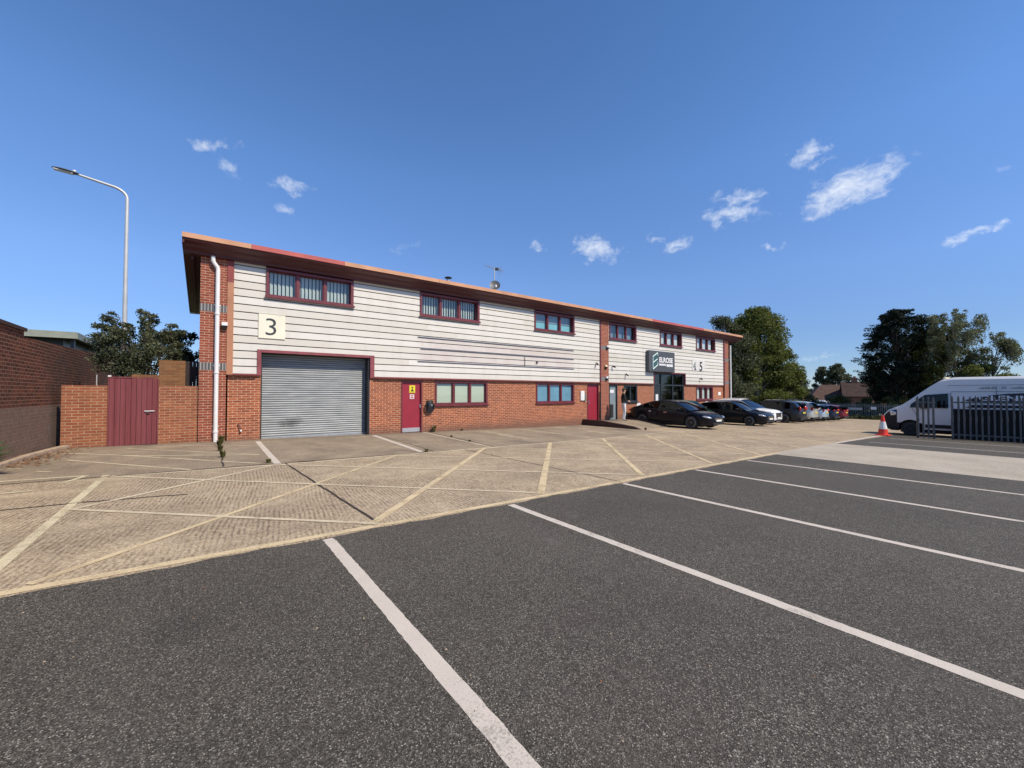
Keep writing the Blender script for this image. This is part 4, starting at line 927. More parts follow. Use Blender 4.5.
# ---- high roof panel van
def make_van():
    t = thing('panel_van', 'white high roof panel van with a navy banner, parked behind the grey fence', 'van', (27.42, 1.93, ground_z(27.4)), R(87))
    L, W, H = 5.95, 2.04, 2.74; hl = L / 2; wr = .35; wx = (hl - .98, -1.42)
    top = [(-hl, 2.70), (hl - 2.35, 2.72), (hl - 2.0, 2.64), (hl - 1.62, 2.34), (hl - .80, 1.58), (hl - .62, 1.44), (hl - .25, 1.27), (hl - .08, 1.15), (hl, .98)]
    def hw(x):
        d = hl - x; w = W / 2
        if d < .75: w *= 1 - .20 * ((.75 - d) / .75) ** 2
        return w
    def zb(x):
        z = .22 if abs(x) < hl - .2 else .27
        for c in wx:
            d = abs(x - c)
            if d < wr + .07: z = max(z, math.sqrt(max(0, (wr + .07) ** 2 - d * d)) + wr - .01)
        return z
    st = sorted(set(np.round(np.concatenate([np.linspace(-hl, hl, 70)] + [c + (wr + .07) * np.cos(np.linspace(0, math.pi, 15)) for c in wx]), 4))); rings = []
    for x in st:
        w = hw(x); z0 = zb(x); zt = smooth_tab(top, x, .05); tl = max(0, (zt - 1.3)) * .085
        pr = [(0, z0), (w * .9, z0), (w * .98, max(z0, .34)), (w, max(z0 + .01, .62)), (w, max(z0 + .02, min(zt - .12, 1.22))), (w - tl * .35, max(z0 + .03, zt - .12 - (zt - 1.22) * .45)), (w - tl - .02, zt - .10), (w - tl - .10, zt - .025), (w * .5, zt + .01), (0, zt + .02)]
        p = [(x, a, b) for a, b in pr]; rings.append(p + [(q[0], -q[1], q[2]) for q in p[-2:0:-1]])
    n = len(rings[0]); mb = MB(); body = []; scr = []; blk = []
    for i in range(len(st) - 1):
        xm = (st[i] + st[i + 1]) / 2
        for k in range(n):
            f = (i * n + k, i * n + (k + 1) % n, (i + 1) * n + (k + 1) % n, (i + 1) * n + k)
            if hl - 1.75 < xm < hl - .84 and 7 <= k <= 10: scr.append(f)
            elif k in (0, 1, n - 1, n - 2) or (xm > hl - .42 and k in (2, n - 3)) or (xm > hl - .50 and k in (3, n - 4)) or (xm > hl - 1.42 and k in (2, n - 3)): blk.append(f)
            else: body.append(f)
    body += [tuple(range(n))[::-1]]; blk += [tuple(range((len(rings) - 1) * n, len(rings) * n))]
    P = [p for r_ in rings for p in r_]; mb.add(P, body, M['p_van']); mb.add(P, blk, M['black_matt']); mb.build('body', t, smooth=True, angle=30, merge=True)
    g = MB(); g.add(P, scr, M['car_glass']); g.build('windscreen', t, smooth=True, merge=True)
    for s in (1, -1):
        y = s * (W / 2 + .004); e = (0, s * .008, 0); off = -.045 * s
        g = MB(); g.prism([(hl - 2.22, y + off * .2, 1.34), (hl - .98, y + off * .2, 1.34), (hl - 1.02, y + off * .5, 1.50), (hl - 1.48, y + off, 1.93), (hl - 2.22, y + off, 2.0)], (0, s * .05, 0), M['car_glass']); g.build('door_window', t)
        g = MB()
        for a, b in (((hl - 2.30, .40), (hl - 2.30, 2.05)), ((hl - 1.30, .75), (hl - 1.05, 1.30)), ((hl - 3.62, .40), (hl - 3.62, 2.3)), ((-hl + .1, 2.08), (hl - 2.3, 2.08)), ((-hl + .1, 2.36), (hl - 2.2, 2.36))):
            g.tube([(a[0], y - .045 * s * max(0, min(1, (a[1] - 1.25))), a[1]), (b[0], y - .045 * s * max(0, min(1, (b[1] - 1.25))), b[1])], .008, M['palisade'], 5)
        g.build('panel_seam', t)
        g = MB(); g.box(-hl + .3, wx[0] - .5, y - .03, y + .012, .42, .58, M['black_matt']) if s > 0 else g.box(-hl + .3, wx[0] - .5, y - .012, y + .03, .42, .58, M['black_matt']); g.build('rubbing_strip', t)
        g = MB(); Mh = Matrix.Rotation(-s * R(40), 4, 'Z'); g.blob((hl - .30, s * (hw(hl - .3) - .06), 1.05), (.27, .07, .14), M['lamp_clear'], Mh, 14, 8); g.build('headlight', t, smooth=True)
        g = MB(); g.box(hl - 1.55, hl - 1.38, s * (W / 2 + .06), s * (W / 2 + .26), 1.30, 1.62, M['black']); g.tube([(hl - 1.42, s * W / 2, 1.34), (hl - 1.45, s * (W / 2 + .12), 1.38)], .03, M['black'], 6); g.build('wing_mirror', t)
        g = MB(); g.box(-hl - .02, -hl + .04, s * (W / 2 - .16), s * (W / 2 - .03), .9, 1.5, M['lamp_red']); g.build('tail_light', t)
        for x in wx: make_wheel(t, x, s * (W / 2 - .15), wr, 'palisade')
    g = MB(); g.box(hl - .05, hl + .02, -.45, .45, .62, .88, M['black']); g.build('grille', t); g = MB(); g.box(hl + .02, hl + .03, -.26, .26, .40, .51, M['plate_white']); g.build('number_plate', t)
    g = MB(); g.box(-2.6, hl - .6, -.85, .85, .16, .24, M['black_matt']); g.build('underside', t)
    g = MB(); g.blob((hl - 2.05, 0, 2.70), (.12, .5, .05), M['amber']); g.build('roof_lamp', t)
    # navy swoosh banner with white lettering on the side facing the yard (local +y)
    ys = W / 2 + .002
    g = MB(); up = [(hl - 2.75, 1.72), (hl - 3.3, 1.90), (hl - 3.9, 1.99), (hl - 4.6, 2.03), (-hl + .02, 2.05)]; lo = [(-hl + .02, 1.66), (hl - 4.6, 1.64), (hl - 3.9, 1.62), (hl - 3.3, 1.60), (hl - 2.75, 1.68)]
    pts = [(x, ys - .032 * max(0, z - 1.3), z) for x, z in up + lo]; g.prism([Vector(p) for p in pts], (0, .010, 0), M['navy_vinyl'])
    g.prism([(hl - 2.75, ys - .01, 1.38), (hl - 2.95, ys - .01, 1.52), (-hl + .3, ys - .01, 1.48), (-hl + .3, ys - .01, 1.42)], (0, .010, 0), M['navy_vinyl'])
    g.build('banner', t)
    def side(x, z, y=ys + .004): return Matrix.Translation((x, y, z)) @ Matrix.Rotation(R(180), 4, 'Z') @ Matrix.Rotation(R(90), 4, 'X')
    text_mesh('lettering', 'GLENN', .30, M['white'], side(hl - 3.12, 1.70), t, bold=.006, sx=1.45)
    g = MB(); x = hl - 3.15; k = 0
    while x > hl - 5.3:
        w = random.choice((.03, .05, .06, .04)); h = random.choice((.06, .09, .05, .07)); g.box(x - w, x, ys - .03, ys - .018, 2.20, 2.20 + h, M['script_grey']); x -= w + .02; k += 1
        if k in (7, 9): x -= .12
    g.build('strapline', t)
    return t
make_van()

# ---------------------------------------------------------------- traffic cone
t = thing('traffic_cone', 'red and white traffic cone standing in front of the white van', 'cone', (24.75, 4.62, ground_z(24.7) + .004))
mb = MB(); mb.box(-.25, .25, -.25, .25, 0, .05, M['cone_red']); mb.build('base', t, bevel=.02)
mb = MB(); mb.lathe([(.19, .05), (.175, .10), (.155, .30)], M['cone_red']); mb.lathe([(.088, .635), (.045, .90), (.04, .92), (.02, .92)], M['cone_red']); mb.build('body', t, smooth=True)
mb = MB(); mb.lathe([(.158, .298), (.091, .637)], M['cone_white']); mb.build('reflective_sleeve', t, smooth=True)

# ---------------------------------------------------------------- palisade fences
def palisade(name, label, pts, h, pitch, w, mat, step=2.75, backing=None, group=None, th=.02):
    t = thing(name, label, 'fence', (0, 0, 0), group=group); mp = MB(); mr = MB(); i = 0
    for (xa, ya), (xb, yb) in zip(pts[:-1], pts[1:]):
        d = Vector((xb - xa, yb - ya, 0)); Ls = d.length; d.normalize(); nrm = Vector((d.y, -d.x, 0)); q = 0
        zz = lambda s: ground_z(xa + d.x * s)
        while q < Ls:
            p = Vector((xa, ya, 0)) + d * q; z = zz(q) + random.uniform(-.012, .012); zt = z + h
            sec = [(-w / 2, 0), (-w / 4, th), (w / 4, th), (w / 2, 0)]; tilt = random.uniform(-.012, .012)
            base = [p + d * a + nrm * b + Vector((0, 0, z + .04)) for a, b in sec]; tp = [p + d * (a + tilt) + nrm * b + Vector((0, 0, zt - .10)) for a, b in sec]; apex = [p + d * (a * .15 + tilt) + nrm * b + Vector((0, 0, zt)) for a, b in sec]
            mp.add(base + tp + apex, [(0, 1, 5, 4), (1, 2, 6, 5), (2, 3, 7, 6), (4, 5, 9, 8), (5, 6, 10, 9), (6, 7, 11, 10)], M[mat]); q += pitch
        for zr_ in (.22, h - .28):
            A = Vector((xa, ya, zz(0) + zr_)) - nrm * .03; Bp = Vector((xb, yb, zz(Ls) + zr_)) - nrm * .03
            mr.prism([A - nrm * .02 - Vector((0, 0, .03)), A + nrm * .02 - Vector((0, 0, .03)), A + nrm * .02 + Vector((0, 0, .03)), A - nrm * .02 + Vector((0, 0, .03))], Bp - A, M[mat])
        s = 0
        while s <= Ls + .01:
            p = Vector((xa, ya, 0)) + d * s - nrm * .10; po = MB(); Mx = Matrix.Translation((p.x, p.y, zz(s))) @ Matrix.Rotation(math.atan2(d.y, d.x), 4, 'Z'); po.box(-.03, .03, -.03, .03, -.1, h - .08, M[mat], Mx); po.build('post', t); s += step
        if backing:
            A = Vector((xa, ya, zz(0) + .02)) - nrm * .055; Bp = Vector((xb, yb, zz(Ls) + .02)) - nrm * .055
            bk = MB(); bk.prism([A, A + Vector((0, 0, backing)), A + Vector((0, 0, backing)) + nrm * .008, A + nrm * .008], Bp - A, M['mesh_black']); bk.build('privacy_sheet', t)
    mp.build('pale', t)['kind'] = 'stuff'; mr.build('rail', t); return t
palisade('palisade_fence', 'short leaf of grey palisade fence beside the van nose', [(24.45, 3.42), (24.65, 2.92)], 1.82, .160, .066, 'palisade', step=.5, backing=None)
palisade('palisade_fence', 'dark grey palisade fence with a black sheet behind it in front of the van', [(24.85, 2.45), (25.25, .60), (26.0, -5), (26.8, -14)], 1.84, .163, .066, 'palisade', backing=1.27)
palisade('far_palisade_fence', 'weathered green grey palisade fence across the far end of the yard', [(60.5, 40), (61.5, 22), (62, 14), (62.4, 4), (62, -25)], 1.85, .16, .07, 'palisade_far')
for x, y, w_, h_, c, lab, z in ((61.85, 14.0, 1.3, .30, 'p_ice', 'long pale blue board hung on the far fence', 1.05), (61.95, 12.35, .50, .32, 'white', 'small white notice hung on the far fence', 1.15)):
    mb = MB(); mb.box(-.015, .015, -w_ / 2, w_ / 2, 0, h_, M[c]); tag(mb.build('fence_sign', loc=(x, y, ground_z(x) + z)), lab, 'sign')

# ---------------------------------------------------------------- vegetation
def leaf_mesh(name, pts, size, mat, parent, droop=0, aspect=.55):
    n = len(pts); s = size * rng.uniform(.6, 1.25, n)[:, None]
    a = rng.normal(size=(n, 3)); a[:, 2] -= droop; a /= np.linalg.norm(a, axis=1)[:, None]
    b = np.cross(a, rng.normal(size=(n, 3))); b /= np.linalg.norm(b, axis=1)[:, None]
    v = np.stack([pts - a * s, pts + b * s * aspect, pts + a * s, pts - b * s * aspect], 1).reshape(-1, 3)
    me = bpy.data.meshes.new(name); me.vertices.add(4 * n); me.vertices.foreach_set('co', v.ravel()); me.loops.add(4 * n); me.loops.foreach_set('vertex_index', np.arange(4 * n))
    me.polygons.add(n); me.polygons.foreach_set('loop_start', np.arange(n) * 4); me.materials.append(mat); me.update(calc_edges=True); me.validate()
    o = bpy.data.objects.new(name, me); COL.objects.link(o); o.parent = parent; return o
def clump_points(centres, n, sh=.55):
    c = np.array([q[:3] for q in centres]); r = np.array([q[3] for q in centres]); w = r ** 2.2; idx = rng.choice(len(c), n, p=w / w.sum())
    d = rng.normal(size=(n, 3)); d /= np.linalg.norm(d, axis=1)[:, None]; rad = rng.uniform(0, 1, n) ** sh
    p = c[idx] + d * (r[idx] * rad)[:, None] * np.array([1, 1, .82]); return p
def tree(name, label, x, y, H, rad, nclump, nleaf, leaf, mat, cat='tree', trunkh=.35, shape='round', trunkr=.22, bark='bark', group=None, z0=None, cs=(.22, .40)):
    z = ground_z(x) - .06 if z0 is None else z0; t = thing(name, label, cat, (x, y, z), group=group); cen = []
    for k in range(nclump):
        u = rng.uniform(0, 1); zz = H * (trunkh + (1 - trunkh) * u)
        if shape == 'round': env = rad * math.sqrt(max(.08, 1 - (2 * u - .85) ** 2 * .95)) if u > .4 else rad * (.75 + .6 * u)
        elif shape == 'cone': env = rad * (1.02 - .90 * u ** 1.4) * rng.uniform(.75, 1.12)
        elif shape == 'vase': env = rad * (.30 + .82 * math.sin(math.pi * min(1, .16 + u * .82))) * rng.uniform(.7, 1.05)
        elif shape == 'weep': env = rad * (.55 + .6 * math.sin(math.pi * min(1, u * .9 + .1)))
        elif shape == 'column': env = rad * (1 - .6 * u ** 3)
        a = rng.uniform(0, 2 * math.pi); q = env * rng.uniform(.25, 1) ** .6; cr = rad * rng.uniform(*cs) * (.6 if u > .9 else 1)
        cen.append((q * math.cos(a), q * math.sin(a), min(zz, H - cr * .7), cr))
    tr = MB(); lean = rng.uniform(-.3, .3, 2); path = [(lean[0] * s * s, lean[1] * s * s, H * .82 * s) for s in np.linspace(0, 1, 7)]; tr.tube(path, [trunkr * (1 - .8 * s) + .015 for s in np.linspace(0, 1, 7)], M[bark], 9); tr.build('trunk', t, smooth=True)
    br = MB()
    for cx, cy, cz, cr in cen[:int(nclump * .7)]:
        s = max(.12, min(.95, (cz / H) * .75)); bx, by, bz = lean[0] * s * s, lean[1] * s * s, H * .82 * s
        mid = ((bx + cx) / 2, (by + cy) / 2, (bz + cz) / 2 + .1 * rad * (1 if shape != 'cone' else -.2)); br.tube([(bx, by, bz), mid, (cx, cy, cz)], [trunkr * .28, trunkr * .16, .012], M[bark], 5)
    br.build('limbs', t); p = clump_points(cen, nleaf)
    if shape == 'weep':
        k = rng.random(len(p)) < .45; p[k, 2] -= rng.uniform(0, 1.3, k.sum()) * rad * .4
    if shape in ('cone', 'vase'):                    # flat spiky sprays reaching outwards
        sp = []
        for _ in range(230):
            u = rng.uniform(0, 1) ** .9; a = rng.uniform(0, 2 * math.pi); e = rad * ((1.05 - .92 * u ** 1.5) if shape == 'cone' else (.30 + .82 * math.sin(math.pi * min(1, .16 + u * .82)))) * rng.uniform(.8, 1.28); zz = H * (trunkh + (1 - trunkh) * u) ; m_ = int(nleaf / 520)
            s = rng.uniform(.35, 1, m_); wd = (1.1 - s) * rad * .13; sp.append(np.stack([e * s * math.cos(a) + rng.normal(size=m_) * wd, e * s * math.sin(a) + rng.normal(size=m_) * wd, np.minimum(zz + e * s * .34 * (1.15 - u) + rng.normal(size=m_) * wd * .6, H)], 1))
        p = np.concatenate([p] + sp)
    leaf_mesh('crown', p, leaf, M[mat], t, droop=.9 if shape == 'weep' else 0, aspect=.28 if shape in ('cone', 'vase') else .5); return t
tree('broadleaf_tree', 'tallest bushy green tree just right of the building', 47.2, 18.9, 11.9, 3.15, 110, 44000, .125, 'leaf_green', trunkh=.10, bark='bark_pale', group='green trees beyond the end of the building')
tree('broadleaf_tree', 'darker green tree rising behind the roof corner of the building', 43.3, 20.9, 10.6, 3.1, 75, 25000, .12, 'leaf_olive', trunkh=.12, bark='bark_pale', group='green trees beyond the end of the building')
tree('broadleaf_tree', 'lower green tree bulging on the right of the tall one', 50.0, 17.9, 8.4, 2.3, 60, 22000, .12, 'leaf_green', trunkh=.05, group='green trees beyond the end of the building')
tree('broadleaf_tree', 'shaded green tree between the tall one and the building end', 44.8, 20.4, 9.6, 2.2, 55, 18000, .12, 'leaf_green', trunkh=.12, bark='bark_pale', group='green trees beyond the end of the building')
tree('broadleaf_tree', 'dark tree filling the gap behind the parked white car', 47, 26, 8.5, 3.6, 60, 16000, .16, 'leaf_olive', trunkh=.04, group='green trees beyond the end of the building')
tree('shrub', 'bright green low shrub behind the dark grey car', 46.6, 16.6, 2.3, 1.7, 18, 5000, .10, 'leaf_hedge', 'shrub', .1, trunkr=.05, group='low shrubs at the foot of the trees')
tree('shrub', 'low green shrub at the right foot of the green trees', 53.5, 17.8, 3.2, 2.0, 18, 5000, .12, 'leaf_green', 'shrub', .1, trunkr=.05, group='low shrubs at the foot of the trees')
tree('conifer', 'near black spiky conifer rising behind the van bonnet', 66.3, 10.9, 13.2, 3.2, 95, 46000, .15, 'leaf_dark', trunkh=.12, shape='vase', trunkr=.3, cs=(.16, .30))
tree('birch_tree', 'dense darker birch between the black conifer and the airy one', 67.2, 8.2, 12.2, 2.2, 80, 22000, .11, 'leaf_green', trunkh=.15, shape='weep', bark='bark', trunkr=.14, cs=(.15, .3), group='birch trees above the van roof')
tree('birch_tree', 'airy grey green birch with drooping sprays right of the black conifer', 66.0, 6.2, 13.0, 2.5, 90, 26000, .10, 'leaf_birch', trunkh=.22, shape='weep', bark='bark', trunkr=.14, cs=(.14, .28), group='birch trees above the van roof')
tree('birch_tree', 'smaller ragged birch above the middle of the van roof', 66.5, 3.6, 9.6, 2.2, 64, 16000, .10, 'leaf_birch', trunkh=.2, shape='weep', bark='bark', trunkr=.12, cs=(.14, .28), group='birch trees above the van roof')
for k, (x, y, h, r_) in enumerate(((67, -3.5, 7.5, 2.8), (68, -10, 9, 3.2), (66, -17, 7, 3))):
    tree('broadleaf_tree', ('green tree beyond the far fence hidden behind the van', 'taller green tree beyond the far fence past the van', 'farthest green tree beyond the far fence past the van')[k], x, y, h, r_, 40, 7000, .16, 'leaf_green', trunkh=.12, group='trees past the van')
tree('shrub', 'low leafy growth above the van roof below the birches', 64.5, 4.2, 6.2, 2.3, 22, 6000, .14, 'leaf_green', 'shrub', .2, trunkr=.1)
for k, (x, y, h, r_) in enumerate(((63.6, 13.2, 2.6, 1.3), (63.8, 10.6, 2.9, 1.5), (63.9, 7.6, 3.0, 1.6), (64, 16.4, 2.9, 1.9), (64, 19.8, 3.2, 2.0), (64, 23.5, 3.3, 2.1))):
    tree('hedge_bush', ('green bush behind the far fence above the maroon car', 'green bush behind the far fence above the navy car', 'green bush behind the far fence above the pale silver car')[k - 3] if k > 2 else ('yellow green bush behind the far fence left of the white notice', 'yellow green bush behind the far fence under the black conifer', 'yellow green bush behind the far fence beside the van bonnet')[k], x, y, h, r_, 26, 7000, .10, 'leaf_hedge', 'bush', .1, trunkr=.05, group='bushes behind the far fence')
# distant trees beyond the houses
for k, (x, y, h, r_, lab) in enumerate(((133, 33.5, 11.3, 2.6, 'round topped dark tree on the skyline above the brown roofs'), (134, 37.0, 10.5, 2.3, 'dark tree touching the round topped one on its left'), (132, 42.5, 7.4, 3.4, 'low dark tree on the skyline left of the brown roofs'),
        (130, 47.5, 6.6, 3.2, 'low brownish tree on the skyline beside the tall green trees'), (128, 52, 6.9, 3.2, 'low dark tree on the skyline half behind the green trees'), (120, 19, 8.2, 2.6, 'distant feathery tree left of the black conifer'))):
    tree('distant_tree', lab, x, y, h, r_, 60, 7000, .24, 'leaf_olive' if k != 5 else 'leaf_birch', trunkh=.08, group='small trees on the skyline', z0=-1.8)
# shrub behind the low walls
t = thing('shrub', 'loose dull olive shrub leaning over the plum gate', 'shrub', (-1.56, 16.2, .1)); cen = []; br = MB()
for k in range(64):
    a = rng.uniform(0, 2 * math.pi); u = rng.uniform(.15, 1) ** .5; x = 1.0 * u * math.cos(a) + .02; y = .42 * u * math.sin(a); zz = 2.12 + 1.12 * rng.uniform(0, 1) * math.sqrt(max(.05, 1 - (x / 1.45) ** 2)); cen.append((x, y, zz, rng.uniform(.17, .32)))
    br.tube([(x * .08, y * .08, .4), (x * .45, y * .45, zz * .62), (x, y, zz + .1)], [.035, .02, .006], M['bark'], 5)
for k in range(34):                                  # long arching outer shoots
    a = rng.uniform(0, 2 * math.pi); rr = rng.uniform(.75, 1.2); x, y = rr * math.cos(a) + .02, rr * .4 * math.sin(a); zz = rng.uniform(3.15, 3.95) - .35 * abs(x); br.tube([(x * .3, y * .3, 2.6), (x * .75, y * .75, zz), (x, y, zz - .12)], [.014, .009, .004], M['bark'], 4)
    for s in np.linspace(.45, 1, 7): cen.append((x * (.3 + .7 * s), y * (.3 + .7 * s), 2.6 + (zz - 2.6) * min(1, s * 1.35), rng.uniform(.06, .13)))
for k in range(8): cen.append((rng.uniform(-.8, .1), rng.uniform(-.35, -.1), rng.uniform(1.75, 2.3), .24))
for k in range(6): cen.append((rng.uniform(.1, .7), rng.uniform(-.3, 0), rng.uniform(2.2, 2.6), .15))
br.build('stems', t); leaf_mesh('foliage', clump_points(cen, 26000, .6), .032, M['leaf_olive'], t, aspect=.6)
tree('shrub', 'dark evergreen growth in the shade beside the building end', -.75, 20.9, 4.0, .95, 20, 5000, .07, 'leaf_dark', 'shrub', .5, trunkr=.05, z0=0)
# weeds, strap leaved plant, leaf litter
def weed(x, y, h, n, label, mat='leaf_weed', spread=.5, w=.02, g='weeds in the joints'):
    mb = MB()
    for k in range(n):
        a = random.uniform(0, 6.28); l = h * random.uniform(.5, 1.1); s = spread * random.uniform(.3, 1); d = Vector((math.cos(a), math.sin(a), 0)); side = Vector((-d.y, d.x, 0)) * w * random.uniform(.6, 1.3); b0 = d * random.uniform(0, .04)
        pts = [b0, b0 + d * l * s * .4 + Vector((0, 0, l * .6)), b0 + d * l * s + Vector((0, 0, l * (1 - s * .35)))]
        mb.face([pts[0] - side * .5, pts[0] + side * .5, pts[1] + side, pts[1] - side], M[mat]); mb.face([pts[1] - side, pts[1] + side, pts[2] + side * .1, pts[2] - side * .1], M[mat])
    return tag(mb.build('weed', loc=(x, y, ground_z(x) + .004)), label, 'weed', g)
for x, y, h, n, lab in ((.36, 14.45, .26, 70, 'tuft of weeds at the foot of the white downpipe'), (.30, 13.6, .20, 50, 'small weed in the slab joint in front of the downpipe'), (.29, 12.6, .16, 36, 'flat weed half way along the joint from the downpipe'), (.31, 11.2, .18, 40, 'weed clump farthest out on the joint from the downpipe'),
        (7.28, 14.85, .30, 50, 'upright weed against the brick below the wall charger'), (8.6, 14.9, .09, 30, 'low weed at the brick under the frosted window'), (6.95, 12.8, .06, 30, 'thin weed on the joint in front of the charger'), (6.75, 11.2, .06, 30, 'flat weed near the end of the joint in front of the charger'),
        (4.55, 9.7, .08, 40, 'flat weed where the white line right of the shutter ends'), (1.05, 9.85, .10, 36, 'little weed where the white line left of the shutter ends'), (16.2, 11.25, .12, 40, 'weed at the foot of the ramp edging')):
    weed(x, y, h, n, lab)
weed(-3.0, 10.65, .62, 150, 'bright strap leaved plant at the left edge by the boundary wall', 'leaf_bright', .95, .035, None)
mb = MB()
for k in range(420):
    x = -2.98 + abs(random.gauss(0, .28)); y = random.uniform(11.5, 14.85); s = random.uniform(.015, .04); a = random.uniform(0, 6.28); z = ground_z(x) + .012 + random.uniform(0, .02)
    mb.face([(x + s * math.cos(a + q), y + s * .7 * math.sin(a + q), z + random.uniform(0, .015)) for q in (0, 1.5, 3.1, 4.6)], M['dry_leaf'])
tag(mb.build('leaf_litter'), 'dry brown leaves gathered along the foot of the boundary wall', 'leaves', kind='stuff')
n = 5000; pts = np.stack([rng.uniform(60.3, 62.3, n), rng.uniform(-5, 30, n), np.zeros(n)], 1); pts[:, 2] = np.interp(pts[:, 0], [45, 65], [-1.015, -1.695]) + rng.uniform(0, .45, n)
tag(leaf_mesh('verge_weeds', pts, .13, M['leaf_hedge'], None), 'rough weedy strip along the foot of the far fence', 'weeds', kind='stuff')

# ---------------------------------------------------------------- houses
def house(x, y, w, d, eave, ridge, rz_, label, roofm, wallm, hip=0., chim=None, windows=()):
    t = thing('house', label, 'house', (x, y, -1.7), rz_, 'houses beyond the far fence')
    mb = MB(); mb.box(-w / 2, w / 2, -d / 2, d / 2, 0, eave, M[wallm])
    if not hip:
        for s in (-1, 1): mb.prism([(s * w / 2 - (.1 if s > 0 else 0), -d / 2, eave), (s * w / 2 - (.1 if s > 0 else 0), d / 2, eave), (s * w / 2 - (.1 if s > 0 else 0), 0, ridge - .1)], (.1, 0, 0), M[wallm])
    mb.build('wall', t); o = .4; mb = MB(); hx = w / 2 + o - hip
    A = [(-w / 2 - o, -d / 2 - o, eave - .1), (w / 2 + o, -d / 2 - o, eave - .1), (w / 2 + o, d / 2 + o, eave - .1), (-w / 2 - o, d / 2 + o, eave - .1), (-hx, 0, ridge), (hx, 0, ridge)]
    mb.add(A, [(0, 1, 5, 4), (2, 3, 4, 5), (1, 2, 5), (3, 0, 4), (3, 2, 1, 0)] if hip else [(0, 1, 5, 4), (2, 3, 4, 5)], M[roofm]); r_ = mb.build('roof', t)
    if not hip: s = r_.modifiers.new('thick', 'SOLIDIFY'); s.thickness = .15; s.offset = 1
    if chim: mb = MB(); mb.box(chim - .45, chim + .45, -.4, .4, ridge - 1.2, ridge + .9, M['house_brick']); mb.box(chim - .2, chim + .2, -.2, .2, ridge + .9, ridge + 1.2, M['flash_tan']); mb.build('chimney', r_)
    for (wx_, wz, ww, wh) in windows:
        mb = MB(); mb.box(wx_, wx_ + ww, -d / 2 - .06, -d / 2 - .004, wz, wz + wh, M['white']); f = mb.build('window', t)
        mb = MB(); mb.box(wx_ + .12, wx_ + ww / 2 - .06, -d / 2 - .09, -d / 2 - .062, wz + .12, wz + wh - .12, M['glass_dark']); mb.box(wx_ + ww / 2 + .06, wx_ + ww - .12, -d / 2 - .09, -d / 2 - .062, wz + .12, wz + wh - .12, M['glass_dark']); mb.build('pane', f)
    return t
house(104, 27.5, 9, 8, 1.7, 4.9, R(-62), 'brown hipped bungalow roof left of the dark roofed house', 'tile_brown', 'house_brick', hip=3.2)
house(103, 20.3, 9.5, 7, 2.5, 5.3, R(-72), 'dark brown roofed house with a brick chimney and white framed window', 'tile_dark', 'house_brick', chim=-3.0, windows=((2.4, 1.9, 1.7, 1.3),))
house(88, 15.8, 4.2, 4.5, 1.5, 3.3, R(-75), 'small brown roofed outbuilding in front of the dark roofed house', 'tile_brown', 'house_brick', hip=1.5)
house(100, 35.5, 8, 8, 1.7, 3.9, R(-60), 'low cream house with a brown roof near the green trees', 'tile_brown', 'render_cream', hip=2.8)

# ---------------------------------------------------------------- the man at the door
def skin_mesh(name, verts, edges, radii, root, levels=2):
    me = bpy.data.meshes.new(name); me.from_pydata(verts, edges, []); o = bpy.data.objects.new(name, me); COL.objects.link(o)
    sk = o.modifiers.new('skin', 'SKIN'); 
    if not me.skin_vertices: 
        bm = bmesh.new(); bm.from_mesh(me); bm.verts.layers.skin.verify(); bm.to_mesh(me); bm.free()
    for i, r_ in enumerate(radii): me.skin_vertices[0].data[i].radius = (r_, r_) if not isinstance(r_, tuple) else r_; me.skin_vertices[0].data[i].use_root = (i == root)
    sk.use_smooth_shade = True; ss = o.modifiers.new('sub', 'SUBSURF'); ss.levels = levels; ss.render_levels = levels
    bpy.context.view_layer.update(); nm = bpy.data.meshes.new_from_object(o.evaluated_get(bpy.context.evaluated_depsgraph_get())); bpy.data.objects.remove(o); return nm
